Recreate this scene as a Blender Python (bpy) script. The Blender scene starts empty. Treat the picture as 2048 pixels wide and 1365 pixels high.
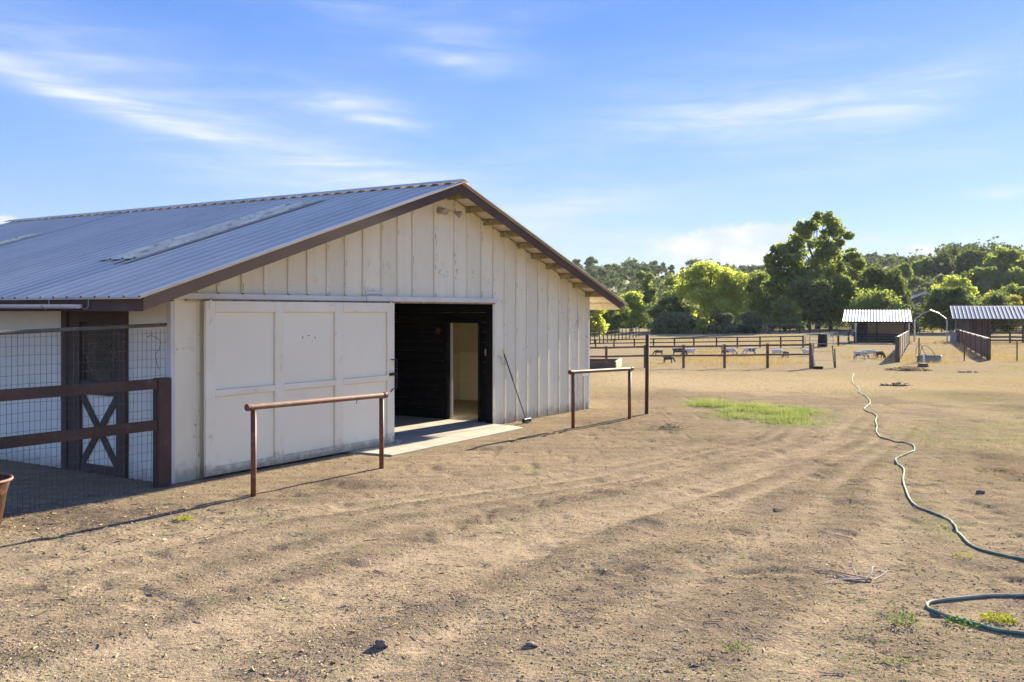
import bpy, bmesh, math, random
import numpy as np
from mathutils import Vector, Matrix, Euler
random.seed(7); RNG = np.random.default_rng(11)
SC = bpy.context.scene; COL = SC.collection
R = math.radians

# ---------------------------------------------------------------- camera, sky, sun, exposure
CAMH = 2.2; FOC = 1924.0; CX = 1024.0; HOR = 623.0
cam_d = bpy.data.cameras.new('camera'); cam = bpy.data.objects.new('camera', cam_d); COL.objects.link(cam)
cam.location = (0, 0, CAMH); cam.rotation_euler = (R(90), 0, 0)
cam_d.sensor_width = 36; cam_d.lens = 36 * FOC / 2048; cam_d.shift_y = -(682.5 - HOR) / 2048
cam_d.clip_start = 0.1; cam_d.clip_end = 9000
cam_d.dof.use_dof = True; cam_d.dof.focus_distance = 16; cam_d.dof.aperture_fstop = 6.3
SC.camera = cam
SUN_EL = R(18.0)
TH = math.atan2(.8433, .5374)                       # heading of the barn's front wall
SUN_AZ = R(90) - (TH - R(1.6))                      # clockwise from +Y
sun_d = bpy.data.lights.new('sun', 'SUN'); sun = bpy.data.objects.new('sun', sun_d); COL.objects.link(sun)
sun_d.energy = 4.4; sun_d.angle = R(0.8); sun_d.color = (1.0, .90, .68)
sdir = Vector((math.sin(SUN_AZ) * math.cos(SUN_EL), math.cos(SUN_AZ) * math.cos(SUN_EL), math.sin(SUN_EL)))
sun.rotation_euler = sdir.to_track_quat('Z', 'Y').to_euler()
SC.view_settings.view_transform = 'Standard'; SC.view_settings.look = 'None'
SC.view_settings.exposure = 2.25; SC.view_settings.gamma = 1; SC.view_settings.use_curve_mapping = False

class NT:
    def __init__(s, tree): s.t = tree; s.n = tree.nodes; s.l = tree.links
    def node(s, typ, **kw):
        n = s.n.new(typ)
        for k, v in kw.items(): setattr(n, k, v)
        return n
    def put(s, sock, v):
        if v is None: return
        if isinstance(v, bpy.types.NodeSocket): s.l.new(v, sock)
        else:
            if sock.type == 'RGBA' and len(v) == 3: v = (*v, 1)
            sock.default_value = v
    def math(s, op, a, b=None, c=None, clamp=False):
        n = s.node('ShaderNodeMath', operation=op, use_clamp=clamp)
        for i, v in enumerate((a, b, c)): s.put(n.inputs[i], v)
        return n.outputs[0]
    def mix(s, f, a, b, blend='MIX'):
        n = s.node('ShaderNodeMix', data_type='RGBA', blend_type=blend)
        s.put(n.inputs[0], f); s.put(n.inputs[6], a); s.put(n.inputs[7], b); return n.outputs[2]
    def noise(s, vec, scale, detail=4, rough=.55, dist=0):
        n = s.node('ShaderNodeTexNoise'); s.put(n.inputs['Vector'], vec)
        s.put(n.inputs['Scale'], scale); n.inputs['Detail'].default_value = detail
        n.inputs['Roughness'].default_value = rough; n.inputs['Distortion'].default_value = dist
        return n.outputs[0]
    def ramp(s, f, a, b, c=0., d=1.):
        n = s.node('ShaderNodeMapRange', interpolation_type='SMOOTHSTEP')
        s.put(n.inputs[0], f); n.inputs[1].default_value = a; n.inputs[2].default_value = b
        n.inputs[3].default_value = c; n.inputs[4].default_value = d; return n.outputs[0]
    def mapping(s, vec, loc=(0,0,0), rot=(0,0,0), sc=(1,1,1)):
        n = s.node('ShaderNodeMapping'); s.put(n.inputs[0], vec)
        n.inputs[1].default_value = loc; n.inputs[2].default_value = rot; n.inputs[3].default_value = sc
        return n.outputs[0]

def build_world():
    w = bpy.data.worlds.new('World'); SC.world = w; w.use_nodes = True
    t = NT(w.node_tree); t.n.clear()
    out = t.node('ShaderNodeOutputWorld'); bg = t.node('ShaderNodeBackground'); bg.inputs[1].default_value = .1
    t.l.new(bg.outputs[0], out.inputs[0])
    sky = t.node('ShaderNodeTexSky', sky_type='NISHITA'); sky.sun_disc = False
    sky.sun_elevation = SUN_EL; sky.sun_rotation = SUN_AZ; sky.altitude = 200
    sky.air_density = 1.2; sky.dust_density = .25; sky.ozone_density = 3.0
    tc = t.node('ShaderNodeTexCoord').outputs['Generated']
    sp = t.node('ShaderNodeSeparateXYZ'); t.l.new(tc, sp.inputs[0]); x, y, z = sp.outputs
    az = t.math('ARCTAN2', x, y); el = t.math('ARCSINE', z)
    # clear sky by height above the horizon: pale blue low down, clean deeper blue higher up
    K = 1.07 / (2 ** SC.view_settings.exposure) / .1
    cr = t.node('ShaderNodeValToRGB'); t.put(cr.inputs[0], t.math('DIVIDE', t.math('MAXIMUM', el, 0.), 1.5708))
    stops = [(0, (.52, .645, .86)), (.05, (.41, .56, .87)), (.10, (.27, .45, .86)), (.19, (.140, .295, .79)), (.45, (.145, .295, .79)), (1, (.14, .285, .76))]
    el_ = cr.color_ramp.elements
    while len(el_) < len(stops): el_.new(.5)
    for e_, (p_, c_) in zip(el_, stops): e_.position = p_; e_.color = (*[q * K * .1 for q in c_], 1)
    grad = t.mix(1.0, cr.outputs[0], (10., 10., 10.), 'MULTIPLY')
    nis = t.mix(1.0, sky.outputs[0], (.55, .75, 1.0), 'MULTIPLY')
    col = t.mix(.07, grad, nis)
    cv = t.node('ShaderNodeCombineXYZ'); t.l.new(az, cv.inputs[0]); t.l.new(el, cv.inputs[1]); v = cv.outputs[0]
    wn = t.noise(t.mapping(v, sc=(5, 9, 1)), 1, 3)
    wx = t.math('MULTIPLY', t.math('SUBTRACT', wn, .5), .09)
    wn2 = t.noise(t.mapping(v, loc=(7, 3, 0), sc=(6, 10, 1)), 1, 3)
    wy = t.math('MULTIPLY', t.math('SUBTRACT', wn2, .5), .035)
    def blob(u, vv, lu, lv, ang, amp):
        a0 = math.atan((u - CX) / FOC); e0 = math.atan((HOR - vv) / FOC * math.cos(a0))
        du = t.math('ADD', t.math('SUBTRACT', az, a0), wx); dv = t.math('ADD', t.math('SUBTRACT', el, e0), wy)
        c, s_ = math.cos(R(ang)), math.sin(R(ang))          # ang: clockwise on screen
        p = t.math('SUBTRACT', t.math('MULTIPLY', du, c), t.math('MULTIPLY', dv, s_))
        q = t.math('ADD', t.math('MULTIPLY', du, s_), t.math('MULTIPLY', dv, c))
        p = t.math('DIVIDE', p, lu / FOC); q = t.math('DIVIDE', q, lv / FOC)
        d = t.math('ADD', t.math('MULTIPLY', p, p), t.math('MULTIPLY', q, q))
        return t.math('MULTIPLY', t.math('EXPONENT', t.math('MULTIPLY', d, -1.0)), amp)
    def addall(bl):
        a = bl[0]
        for b in bl[1:]: a = t.math('ADD', a, b)
        return a
    wisps = [(90, 160, 190, 24, 19, .50), (330, 245, 220, 20, 17, .42), (560, 300, 260, 30, 12, .35), (760, 352, 170, 22, 8, .22),
             (180, 120, 230, 70, 14, .28), (925, 131, 95, 14, 4, .60), (680, 200, 115, 17, 4, .60), (755, 248, 75, 13, 4, .50),
             (1430, 235, 220, 34, -4, .55), (1680, 235, 240, 55, -10, .38), (1880, 170, 190, 45, -18, .28), (1550, 120, 260, 60, -5, .16),
             (1780, 330, 300, 40, -6, .20), (1130, 420, 240, 34, -2, .30), (1160, 470, 220, 22, 0, .25), (2010, 378, 55, 10, 0, .5),
             (1500, 520, 500, 45, 0, .35), (620, 390, 260, 30, 8, .18), (820, 60, 200, 26, 12, .12)]
    w_ = addall([blob(*b) for b in wisps])
    fib = t.noise(t.mapping(v, rot=(0, 0, R(9)), sc=(7, 60, 1)), 1, 6, .62, .6)
    fib = t.ramp(fib, .30, .72, .45, 1.35)
    far = t.noise(t.mapping(v, loc=(5.1, 2.2, 0), rot=(0, 0, R(12)), sc=(1.6, 4.5, 1)), 1, 5, .6)
    far = t.math('MULTIPLY', t.ramp(far, .42, .70), .30)
    wmask = t.math('MULTIPLY', t.math('ADD', w_, far), fib, clamp=True)
    col = t.mix(wmask, col, tuple(q * K for q in (.80, .87, .96)))
    cums = [(1400, 484, 85, 26, 0, 1.1), (1480, 478, 80, 30, 0, 1.15), (1545, 468, 42, 26, 0, 1.1), (1450, 512, 130, 16, 0, .8), (1735, 478, 34, 11, 0, .8),
            (1820, 506, 36, 24, 0, 1.15), (1860, 516, 50, 18, 0, 1.1), (2000, 485, 42, 8, 0, .7), (6, 446, 26, 13, 10, 1.2), (1330, 490, 40, 14, 0, .8)]
    c_ = addall([blob(*b) for b in cums])
    puff = t.noise(t.mapping(v, sc=(34, 46, 1)), 1, 5, .6)
    cm = t.ramp(t.math('ADD', c_, t.math('MULTIPLY', t.math('SUBTRACT', puff, .5), 2.6)), .30, 1.15)
    cm = t.math('MULTIPLY', cm, t.ramp(c_, .05, .35))
    shade = t.ramp(t.noise(t.mapping(v, loc=(0, .6, 0), sc=(20, 40, 1)), 1, 4), .35, .65)
    col = t.mix(t.math('MULTIPLY', cm, .86), col, t.mix(shade, tuple(q * K for q in (.70, .78, .91)), tuple(q * K for q in (.93, .93, .95))))
    t.put(bg.inputs[0], col)
build_world()

# ---------------------------------------------------------------- helpers
def hash2(ix, iy, s):
    h = (ix.astype(np.int64) * 374761393 + iy.astype(np.int64) * 668265263 + s * 1274126177) & 0x7fffffff
    h = ((h ^ (h >> 13)) * 1274126177) & 0x7fffffff
    return ((h ^ (h >> 16)) & 0xffff) / 65535.0
def vnoise(x, y, s=0):
    x = np.asarray(x, float); y = np.asarray(y, float)
    ix = np.floor(x).astype(np.int64); iy = np.floor(y).astype(np.int64); fx = x - ix; fy = y - iy
    fx = fx * fx * (3 - 2 * fx); fy = fy * fy * (3 - 2 * fy)
    a = hash2(ix, iy, s); b = hash2(ix + 1, iy, s); c = hash2(ix, iy + 1, s); d = hash2(ix + 1, iy + 1, s)
    return (a * (1 - fx) + b * fx) * (1 - fy) + (c * (1 - fx) + d * fx) * fy
def fbm(x, y, s=0, oct=4, gain=.5):
    v = 0; a = 1; tot = 0
    for i in range(oct):
        v = v + a * vnoise(x * 2**i, y * 2**i, s + i * 17); tot += a; a *= gain
    return v / tot
def sstep(x, a, b):
    t = np.clip((x - a) / (b - a), 0, 1); return t * t * (3 - 2 * t)

C0 = (-4.37, 12.3); BL = 12.8; BW = 11.35
def to_barn(X, Y):
    dx = X - C0[0]; dy = Y - C0[1]
    return dx * math.cos(TH) + dy * math.sin(TH), -dx * math.sin(TH) + dy * math.cos(TH)
def base_z(X, Y):
    X = np.asarray(X, float); Y = np.asarray(Y, float)
    r = Y + .25 * np.clip(X, -5, 30)
    return -.75 * sstep(r, 26, 54) - .15 * sstep(Y, 52, 64)
TY = np.array([2., 5.7, 7.34, 8.5, 10.15, 11.86, 12.56, 16.5, 21.5, 30., 45.])
TA = np.array([-9.5, -5.4, -3.9, -3.15, -1.97, .25, 1.15, 4.6, 7.0, 9.4, 14.])
TB = np.array([-3.6, -.52, .55, 1.22, 2.25, 3.3, 3.75, 6.3, 8.8, 11.4, 16.])
def tracks(X, Y):                                        # position across (0..1 between the outer wheel marks) and along the dirt drive
    xa = np.interp(Y, TY, TA); xb = np.interp(Y, TY, TB)
    wob = .05 * (fbm(X * .3, Y * .3, 19, 2) - .5)
    return (X - xa) / (xb - xa) + wob, Y
def rut(X, Y):
    a, b = tracks(X, Y); r = fbm(a * 8.5, b * .09, 21, 2); band = np.exp(-((a - .6) / 1.15)**4)
    fade = 1 - sstep(Y, 16, 23)
    r = r + .16 * (fbm(X * 1.7, Y * 1.7, 23, 3) - .5); w = 0
    for c_, k_, ph in ((-.62, .7, 1.), (-.40, .8, 4.), (-.16, .9, 0.), (.05, 1., 2.), (.27, .8, 5.), (.50, 1., 3.), (.70, .9, 1.5), (.93, 1., 0.5), (1.16, .7, 2.5), (1.42, .6, 4.5)):
        cc = c_ + .035 * np.sin(b * .45 + ph) + .05 * (fbm(b * .16 + ph * 7, b * 0, 27, 2) - .5)
        w = np.maximum(w, k_ * np.exp(-((a - cc) / .050)**2) * (.55 + .45 * sstep(fbm(X * .5 + ph, Y * .5, 28, 2), .3, .55)))
    return sstep(r, .40, .64) * (1 - w) * band * fade, np.clip(.75 * w + .5 * sstep(r, .54, .30), 0, 1) * band * fade      # loose ridges, packed wheel marks
def relief(X, Y):
    X = np.asarray(X, float); Y = np.asarray(Y, float)
    bx, by = to_barn(X, Y)
    near = np.maximum(np.maximum(bx - BW - .1, -.1 - bx), np.maximum(-by - 1.0, by - BL - .3))
    slabkeep = sstep(near, -.1, .7)
    rg, pk = rut(X, Y)
    z = .050 * (fbm(X * .45, Y * .45, 3, 3) - .5) + .018 * (fbm(X * 2.3, Y * 2.3, 5, 3) - .5) + (.013 - .008 * pk) * (fbm(X * 9, Y * 9, 9, 3) - .5)
    z = z + .014 * rg - .022 * pk
    hoof = fbm(X * 3.6, Y * 3.6, 14, 2); z = z - .022 * sstep(hoof, .70, .80) * (1 - pk) * sstep(Y, 5, 8)
    inside = (near < 0)
    z = z * (.25 + .75 * slabkeep)
    z = np.where((bx > -.02) & (bx < BW + .02) & (by > -.02) & (by < BL), -.02, z)
    z = np.where((bx > 3.2) & (bx < 7.6) & (by > -1.05) & (by < 0), np.minimum(z, -.004), z)
    return z
def gz(X, Y): return base_z(X, Y) + relief(X, Y) * (np.asarray(Y) < 60)
def gp(u, v):
    """ground point seen at photo pixel u, v (2048 wide)"""
    Y = CAMH * FOC / (v - HOR)
    for _ in range(25):
        z = float(base_z((u - CX) / FOC * Y, Y)); Y = .5 * Y + .5 * (CAMH - z) * FOC / (v - HOR)
    X = (u - CX) / FOC * Y
    return X, Y, float(gz(X, Y))
def at(u, v, Y): return ((u - CX) / FOC * Y, Y, CAMH + (HOR - v) / FOC * Y)

class MB:
    def __init__(s): s.v = []; s.f = []
    def add(s, vs, fs):
        o = len(s.v); s.v += [tuple(p) for p in vs]; s.f += [tuple(i + o for i in f) for f in fs]; return s
    def box(s, x0, x1, y0, y1, z0, z1):
        vs = [(x, y, z) for z in (z0, z1) for y in (y0, y1) for x in (x0, x1)]
        return s.add(vs, [(0,2,3,1),(4,5,7,6),(0,1,5,4),(2,6,7,3),(0,4,6,2),(1,3,7,5)])
    def bar(s, p, q, w, h, up=(0,0,1)):
        p = Vector(p); q = Vector(q); d = (q - p).normalized(); u = Vector(up)
        if abs(d.dot(u)) > .98: u = Vector((1,0,0))
        r = d.cross(u).normalized(); u = r.cross(d)
        vs = []
        for c in (p, q):
            for a, b in ((-1,-1),(1,-1),(1,1),(-1,1)): vs.append(c + r * (a * w / 2) + u * (b * h / 2))
        return s.add(vs, [(3,2,1,0),(4,5,6,7),(0,1,5,4),(1,2,6,5),(2,3,7,6),(3,0,4,7)])
    def prism(s, poly, y0, y1):                          # polygon in xz extruded along y
        n = len(poly); vs = [(x, y0, z) for x, z in poly] + [(x, y1, z) for x, z in poly]
        return s.add(vs, [tuple(range(n)), tuple(range(2*n-1, n-1, -1))] + [(i, i+n, (i+1)%n+n, (i+1)%n) for i in range(n)])
    def tube(s, pts, r, n=8, cap=True):
        pts = [Vector(p) for p in pts]; m = len(pts); rr = r if isinstance(r, (list, tuple)) else [r] * m
        vs = []; ref = None
        for i, p in enumerate(pts):
            d = (pts[min(i+1, m-1)] - pts[max(i-1, 0)]).normalized()
            if ref is None: ref = Vector((0,0,1)) if abs(d.z) < .9 else Vector((1,0,0))
            a = d.cross(ref).normalized(); ref = a.cross(d).normalized(); 
            for k in range(n):
                t = 2 * math.pi * k / n; vs.append(p + (a * math.cos(t) + ref * math.sin(t)) * rr[i])
        fs = [(i*n+k, i*n+(k+1)%n, (i+1)*n+(k+1)%n, (i+1)*n+k) for i in range(m-1) for k in range(n)]
        if cap: fs += [tuple(range(n-1, -1, -1)), tuple((m-1)*n+k for k in range(n))]
        return s.add(vs, fs)
    def lathe(s, prof, n=16, cx=0, cy=0, sx=1, sy=1):
        vs = [(cx + r*math.cos(2*math.pi*k/n)*sx, cy + r*math.sin(2*math.pi*k/n)*sy, z) for r, z in prof for k in range(n)]
        m = len(prof)
        fs = [(i*n+k, i*n+(k+1)%n, (i+1)*n+(k+1)%n, (i+1)*n+k) for i in range(m-1) for k in range(n)]
        fs += [tuple(range(n-1, -1, -1))] if prof[0][0] > .001 else []
        return s.add(vs, fs)
    def mesh(s, name):
        me = bpy.data.meshes.new(name); me.from_pydata(s.v, [], s.f); me.update(); return me
    def build(s, name, m, parent=None, smooth=False, bevel=0, kind=None):
        me = s.mesh(name); me.materials.append(m)
        if smooth: me.shade_smooth()
        o = bpy.data.objects.new(name, me); COL.objects.link(o); o.parent = parent
        if bevel:
            b = o.modifiers.new('bevel', 'BEVEL'); b.width = bevel; b.segments = 1; b.limit_method = 'ANGLE'
        if kind: o['kind'] = kind
        return o
def tag(o, label=None, cat=None, group=None, kind=None):
    for k, v in (('label', label), ('category', cat), ('group', group), ('kind', kind)):
        if v: o[k] = v
    return o
def empty(name, loc, rz=0, label=None, cat=None, group=None):
    o = bpy.data.objects.new(name, None); o.location = loc; o.rotation_euler = (0, 0, rz); COL.objects.link(o)
    o.empty_display_size = .2
    return tag(o, label, cat, group)
def npmesh(name, V, F, m, parent=None, smooth=False, kind=None):
    """V (n,3), F (m,k) with constant k"""
    me = bpy.data.meshes.new(name); n, k = F.shape
    me.vertices.add(len(V)); me.vertices.foreach_set('co', np.ascontiguousarray(V, dtype=np.float32).ravel())
    me.loops.add(n * k); me.loops.foreach_set('vertex_index', np.ascontiguousarray(F, dtype=np.int32).ravel())
    me.polygons.add(n); me.polygons.foreach_set('loop_start', np.arange(0, n * k, k, dtype=np.int32))
    if smooth: me.polygons.foreach_set('use_smooth', np.ones(n, dtype=bool))
    me.update(calc_edges=True); me.materials.append(m)
    o = bpy.data.objects.new(name, me); COL.objects.link(o); o.parent = parent
    if kind: o['kind'] = kind
    return o

# ---------------------------------------------------------------- materials
def mat(name, c1, c2=None, scale=3, rough=.8, metal=0, stretch=(1,1,1), bump=0, bscale=40, dirt=None, damt=.5, dscale=6, dlo=.5, dhi=.7,
        island=0, objvar=0, low=None, fine=None, spec=.3, thr=(.3,.7)):
    m = bpy.data.materials.new(name); m.use_nodes = True; t = NT(m.node_tree)
    b = t.n['Principled BSDF']; b.inputs['Roughness'].default_value = rough; b.inputs['Metallic'].default_value = metal
    b.inputs['Specular IOR Level'].default_value = spec
    pos = t.node('ShaderNodeNewGeometry').outputs['Position']
    bp = t.mapping(pos, loc=(0,0,0), rot=(0, 0, -TH))       # aligned with the barn
    st = t.mapping(bp, sc=stretch)
    col = t.mix(t.ramp(t.noise(st, scale, 5, .6), *thr), c1, c2 or c1)
    if fine: col = t.mix(t.math('MULTIPLY', t.ramp(t.noise(st, scale * 12, 3), .55, .75), fine[1]), col, fine[0])
    if dirt: col = t.mix(t.math('MULTIPLY', t.ramp(t.noise(bp, dscale, 7, .68), dlo, dhi), damt), col, dirt)
    if low:                                                  # dirt splashed up from the ground: (colour, height, amount)
        zz = t.node('ShaderNodeSeparateXYZ'); t.put(zz.inputs[0], pos)
        h = t.math('ADD', zz.outputs[2], t.math('MULTIPLY', t.math('SUBTRACT', t.noise(bp, 9, 5, .65), .5), low[1] * 1.6))
        col = t.mix(t.math('MULTIPLY', t.ramp(h, 0, low[1], 1, 0), low[2]), col, low[0])
    if objvar:
        r = t.node('ShaderNodeObjectInfo').outputs['Random']; k = t.ramp(r, 0, 1, 1 - objvar, 1 + objvar * .3)
        cc = t.node('ShaderNodeCombineColor')
        for i in range(3): t.put(cc.inputs[i], k)
        col = t.mix(1, col, cc.outputs[0], 'MULTIPLY')
    if island:
        r = t.node('ShaderNodeNewGeometry').outputs['Random Per Island']; k = t.ramp(r, 0, 1, 1 - island, 1 + island)
        cc = t.node('ShaderNodeCombineColor')
        for i in range(3): t.put(cc.inputs[i], k)
        col = t.mix(1, col, cc.outputs[0], 'MULTIPLY')
    t.put(b.inputs['Base Color'], col)
    if bump:
        bn = t.node('ShaderNodeBump'); bn.inputs['Strength'].default_value = 1; bn.inputs['Distance'].default_value = bump
        t.put(bn.inputs['Height'], t.noise(st, bscale, 4)); t.l.new(bn.outputs[0], b.inputs['Normal'])
    return m
def leafmat(name, dark, light, trans=.45, cl=.35, scale=.25):
    m = bpy.data.materials.new(name); m.use_nodes = True; t = NT(m.node_tree); t.n.clear()
    out = t.node('ShaderNodeOutputMaterial'); pos = t.node('ShaderNodeNewGeometry')
    oi = t.node('ShaderNodeObjectInfo').outputs['Random']
    f = t.math('ADD', t.math('MULTIPLY', t.ramp(t.noise(pos.outputs['Position'], scale, 4), .3, .7), .55), t.math('MULTIPLY', pos.outputs['Random Per Island'], .45))
    f = t.math('ADD', f, t.math('MULTIPLY', t.math('SUBTRACT', oi, .5), cl), clamp=True)
    col = t.mix(f, dark, light)
    d = t.node('ShaderNodeBsdfDiffuse'); t.put(d.inputs[0], col)
    tr = t.node('ShaderNodeBsdfTranslucent'); t.put(tr.inputs[0], t.mix(1, col, (1.12, 1.12, .68), 'MULTIPLY'))
    mx = t.node('ShaderNodeMixShader'); mx.inputs[0].default_value = trans
    t.l.new(d.outputs[0], mx.inputs[1]); t.l.new(tr.outputs[0], mx.inputs[2]); t.l.new(mx.outputs[0], out.inputs[0])
    return m
GRIME = (.16, .12, .08)
M = {}
M['board'] = mat('white_board_paint', (.90, .83, .63), (.84, .775, .58), 1.2, .75, stretch=(3, 3, .5), dirt=(.40, .33, .24), damt=.40, dscale=5, dlo=.56, dhi=.80, objvar=.07,
                 low=((.30, .22, .14), .28, .6), bump=.0015, bscale=30)
M['batten'] = mat('white_batten_paint', (.90, .83, .65), (.78, .70, .54), 2, .75, stretch=(3, 3, .6), dirt=(.17, .12, .08), damt=.75, dscale=7, dlo=.60, dhi=.70, low=((.26, .19, .12), .25, .7))
M['trim'] = mat('white_trim_paint', (.74, .71, .66), (.66, .62, .56), 2, .7, dirt=GRIME, damt=.6, dscale=9, dlo=.62, dhi=.74)
M['door'] = mat('white_door_paint', (.91, .85, .66), (.87, .81, .62), .9, .6, dirt=(.42, .36, .28), damt=.3, dscale=3, dlo=.6, dhi=.85, low=((.34, .27, .17), .2, .45))
M['doorframe'] = mat('white_door_frame_paint', (.91, .84, .66), (.84, .77, .59), 2, .65, dirt=(.30, .24, .17), damt=.5, dscale=8, dlo=.58, dhi=.76, low=((.27, .23, .15), .26, .85))
M['sidewall'] = mat('white_side_wall_paint', (.92, .86, .74), (.87, .81, .69), 1, .75, dirt=(.42, .38, .32), damt=.4, dscale=4, dlo=.58, dhi=.8, low=((.32, .26, .19), .25, .6))
M['brown'] = mat('dark_brown_paint', (.115, .078, .062), (.085, .058, .046), 2, .7, stretch=(1,1,1), dirt=(.17, .12, .09), damt=.35, dscale=10, dlo=.55, dhi=.75)
M['fascia'] = mat('brown_fascia_paint', (.115, .075, .062), (.085, .055, .045), 2, .75, dirt=(.24, .18, .13), damt=.35, dscale=8, dlo=.55, dhi=.8)
M['fencebrown'] = mat('weathered_brown_fence_paint', (.095, .060, .047), (.065, .042, .034), 2, .8, dirt=(.20, .14, .10), damt=.45, dscale=9, dlo=.5, dhi=.75, objvar=.15)
M['farbrown'] = mat('faded_brown_rail_paint', (.19, .115, .085), (.12, .078, .062), .8, .85, dirt=(.24, .19, .15), damt=.5, dscale=2, dlo=.5, dhi=.7, objvar=.25)
M['blackrail'] = mat('dark_rail_paint', (.055, .050, .048), (.04, .035, .035), 1, .8, dirt=(.15, .13, .12), damt=.3, dscale=2)
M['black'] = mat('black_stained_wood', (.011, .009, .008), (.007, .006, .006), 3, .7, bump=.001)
M['rust'] = mat('rusted_pipe_paint', (.21, .080, .052), (.15, .055, .038), 4, .62, dirt=(.30, .17, .11), damt=.6, dscale=14, dlo=.5, dhi=.68, bump=.0008, bscale=90)
M['rustlight'] = mat('worn_rail_pipe', (.27, .13, .088), (.19, .085, .055), 5, .6, dirt=(.36, .27, .19), damt=.6, dscale=10, dlo=.5, dhi=.66)
M['rustdark'] = mat('dark_rusted_post', (.115, .052, .034), (.075, .034, .024), 6, .8, dirt=(.17, .10, .06), damt=.6, dscale=20, bump=.0012, bscale=60)
M['tub'] = mat('rusted_tub_steel', (.12, .058, .038), (.075, .04, .03), 5, .95, spec=.05, dirt=(.20, .12, .08), damt=.6, dscale=12)
M['roof'] = mat('galvanised_roof_metal', (.70, .61, .52), (.58, .52, .45), 1.6, .6, .10, stretch=(.3, 1.5, 1), dirt=(.30, .21, .17), damt=.35, dscale=3, dlo=.60, dhi=.78, objvar=.06, spec=.5)
M['roofrib'] = mat('lightened_rib_tops', (.95, .90, .84), (.84, .78, .72), 3, .7, dirt=(.45, .36, .3), damt=.5, dscale=5)  # rib tops lightened in colour, as the grazing sun gives them no contrast
M['roofedge'] = mat('pale_roof_edge_metal', (.52, .46, .38), (.42, .37, .31), 4, .6, .2, dirt=(.28, .16, .1), damt=.4, dscale=8)
M['fibre'] = mat('weathered_fibreglass', (.90, .80, .62), (.62, .55, .44), 3, .85, stretch=(.5, 3, 1), dirt=(.22, .18, .13), damt=.65, dscale=6, dlo=.48, dhi=.66, bump=.003, bscale=30)
M['rustpatch'] = mat('rust_red_flashing', (.24, .085, .05), (.16, .06, .04), 9, .9)
M['soffit'] = mat('cream_soffit_paint', (.72, .66, .55), (.60, .54, .42), 2, .85, dirt=(.32, .24, .14), damt=.5, dscale=6)
M['lookout'] = mat('stained_rafter_end', (.50, .42, .27), (.30, .24, .13), 6, .85, dirt=(.16, .12, .07), damt=.7, dscale=10, dlo=.45, dhi=.65)
M['shedroof'] = mat('white_corrugated_metal', (.66, .63, .59), (.50, .47, .43), 1.5, .45, .05, stretch=(1, .4, 1), dirt=(.34, .27, .22), damt=.5, dscale=2)
M['shedroof2'] = mat('grey_ribbed_metal', (.33, .34, .36), (.27, .28, .30), 1.5, .7, .0, dirt=(.3, .27, .25), damt=.3, dscale=2)
M['concrete'] = mat('concrete_slab', (.44, .385, .305), (.35, .305, .24), 1.8, .85, dirt=(.24, .19, .14), damt=.55, dscale=3.5, dlo=.48, dhi=.72, bump=.002, bscale=70)
M['tackwall'] = mat('pale_yellow_tack_wall', (.80, .75, .60), (.72, .67, .53), 2, .8)
M['tackupper'] = mat('beige_tack_wall', (.60, .55, .42), (.54, .49, .37), 2, .85)
M['steel'] = mat('dull_zinc', (.45, .46, .47), (.35, .36, .37), 8, .45, .6)
M['pipe'] = mat('silver_pipe', (.55, .55, .55), (.42, .41, .40), 5, .5, .4, dirt=(.3, .2, .14), damt=.4)
M['wire'] = mat('dull_wire', (.13, .125, .12), (.09, .085, .08), 8, .6, .5)
M['pvc'] = mat('white_plastic', (.80, .80, .80), (.72, .72, .72), 3, .4, dirt=(.4, .38, .36), damt=.3)
M['iron'] = mat('black_iron', (.02, .02, .022), (.03, .03, .03), 8, .5, .3)
M['yellow'] = mat('yellow_plastic', (.75, .60, .05), (.7, .5, .05), 5, .5)
M['brass'] = mat('aged_lamp_glass', (.52, .45, .34), (.32, .27, .20), 12, .35, .2)
M['hose'] = mat('green_garden_hose', (.085, .20, .155), (.20, .28, .215), 1.1, .85, spec=.08, dirt=(.40, .38, .29), damt=.8, dscale=.8, dlo=.44, dhi=.58, thr=(.35,.65))
M['stick'] = mat('bleached_stick', (.80, .70, .54), (.50, .38, .25), 9, .9)
M['brushwood'] = mat('dark_twigs', (.17, .11, .07), (.28, .2, .12), 9, .9)
M['rock'] = mat('brown_stone', (.24, .18, .14), (.16, .12, .095), 12, .9, bump=.004, bscale=40)
M['bark'] = mat('grey_brown_bark', (.15, .115, .08), (.09, .07, .05), 2, .95)
M['tank'] = mat('galvanised_tank', (.22, .30, .32), (.15, .21, .23), 2, .5, .4, dirt=(.3, .26, .2), damt=.4)
M['planter'] = mat('dark_trough_board', (.095, .075, .058), (.13, .10, .078), 3, .85, stretch=(1,1,4), dirt=(.2,.15,.1), damt=.4)
M['troughedge'] = mat('pale_trough_edge', (.62, .58, .5), (.4, .34, .27), 5, .8)
M['shedwall'] = mat('pale_shed_wall', (.82, .68, .56), (.72, .60, .48), 1, .8)
M['barngrey'] = mat('grey_brown_siding', (.16, .13, .11), (.11, .09, .075), 1.5, .85, objvar=.2)
M['panelbrown'] = mat('rust_brown_panel', (.17, .085, .065), (.10, .055, .045), 1.2, .75, objvar=.3, dirt=(.26, .17, .13), damt=.4, dscale=2)
M['houseroof'] = mat('brown_shingle', (.13, .095, .085), (.09, .07, .065), 3, .9)
M['housetrim'] = mat('grey_trim', (.55, .55, .56), (.45, .45, .46), 3, .7)
M['hay'] = mat('loose_straw', (.46, .34, .17), (.26, .18, .10), 3, .95, spec=0, island=.35)
M['palewood'] = mat('pale_weathered_wood', (.55, .52, .48), (.40, .37, .33), 4, .85, dirt=(.2, .16, .12), damt=.5, dscale=12)
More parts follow.
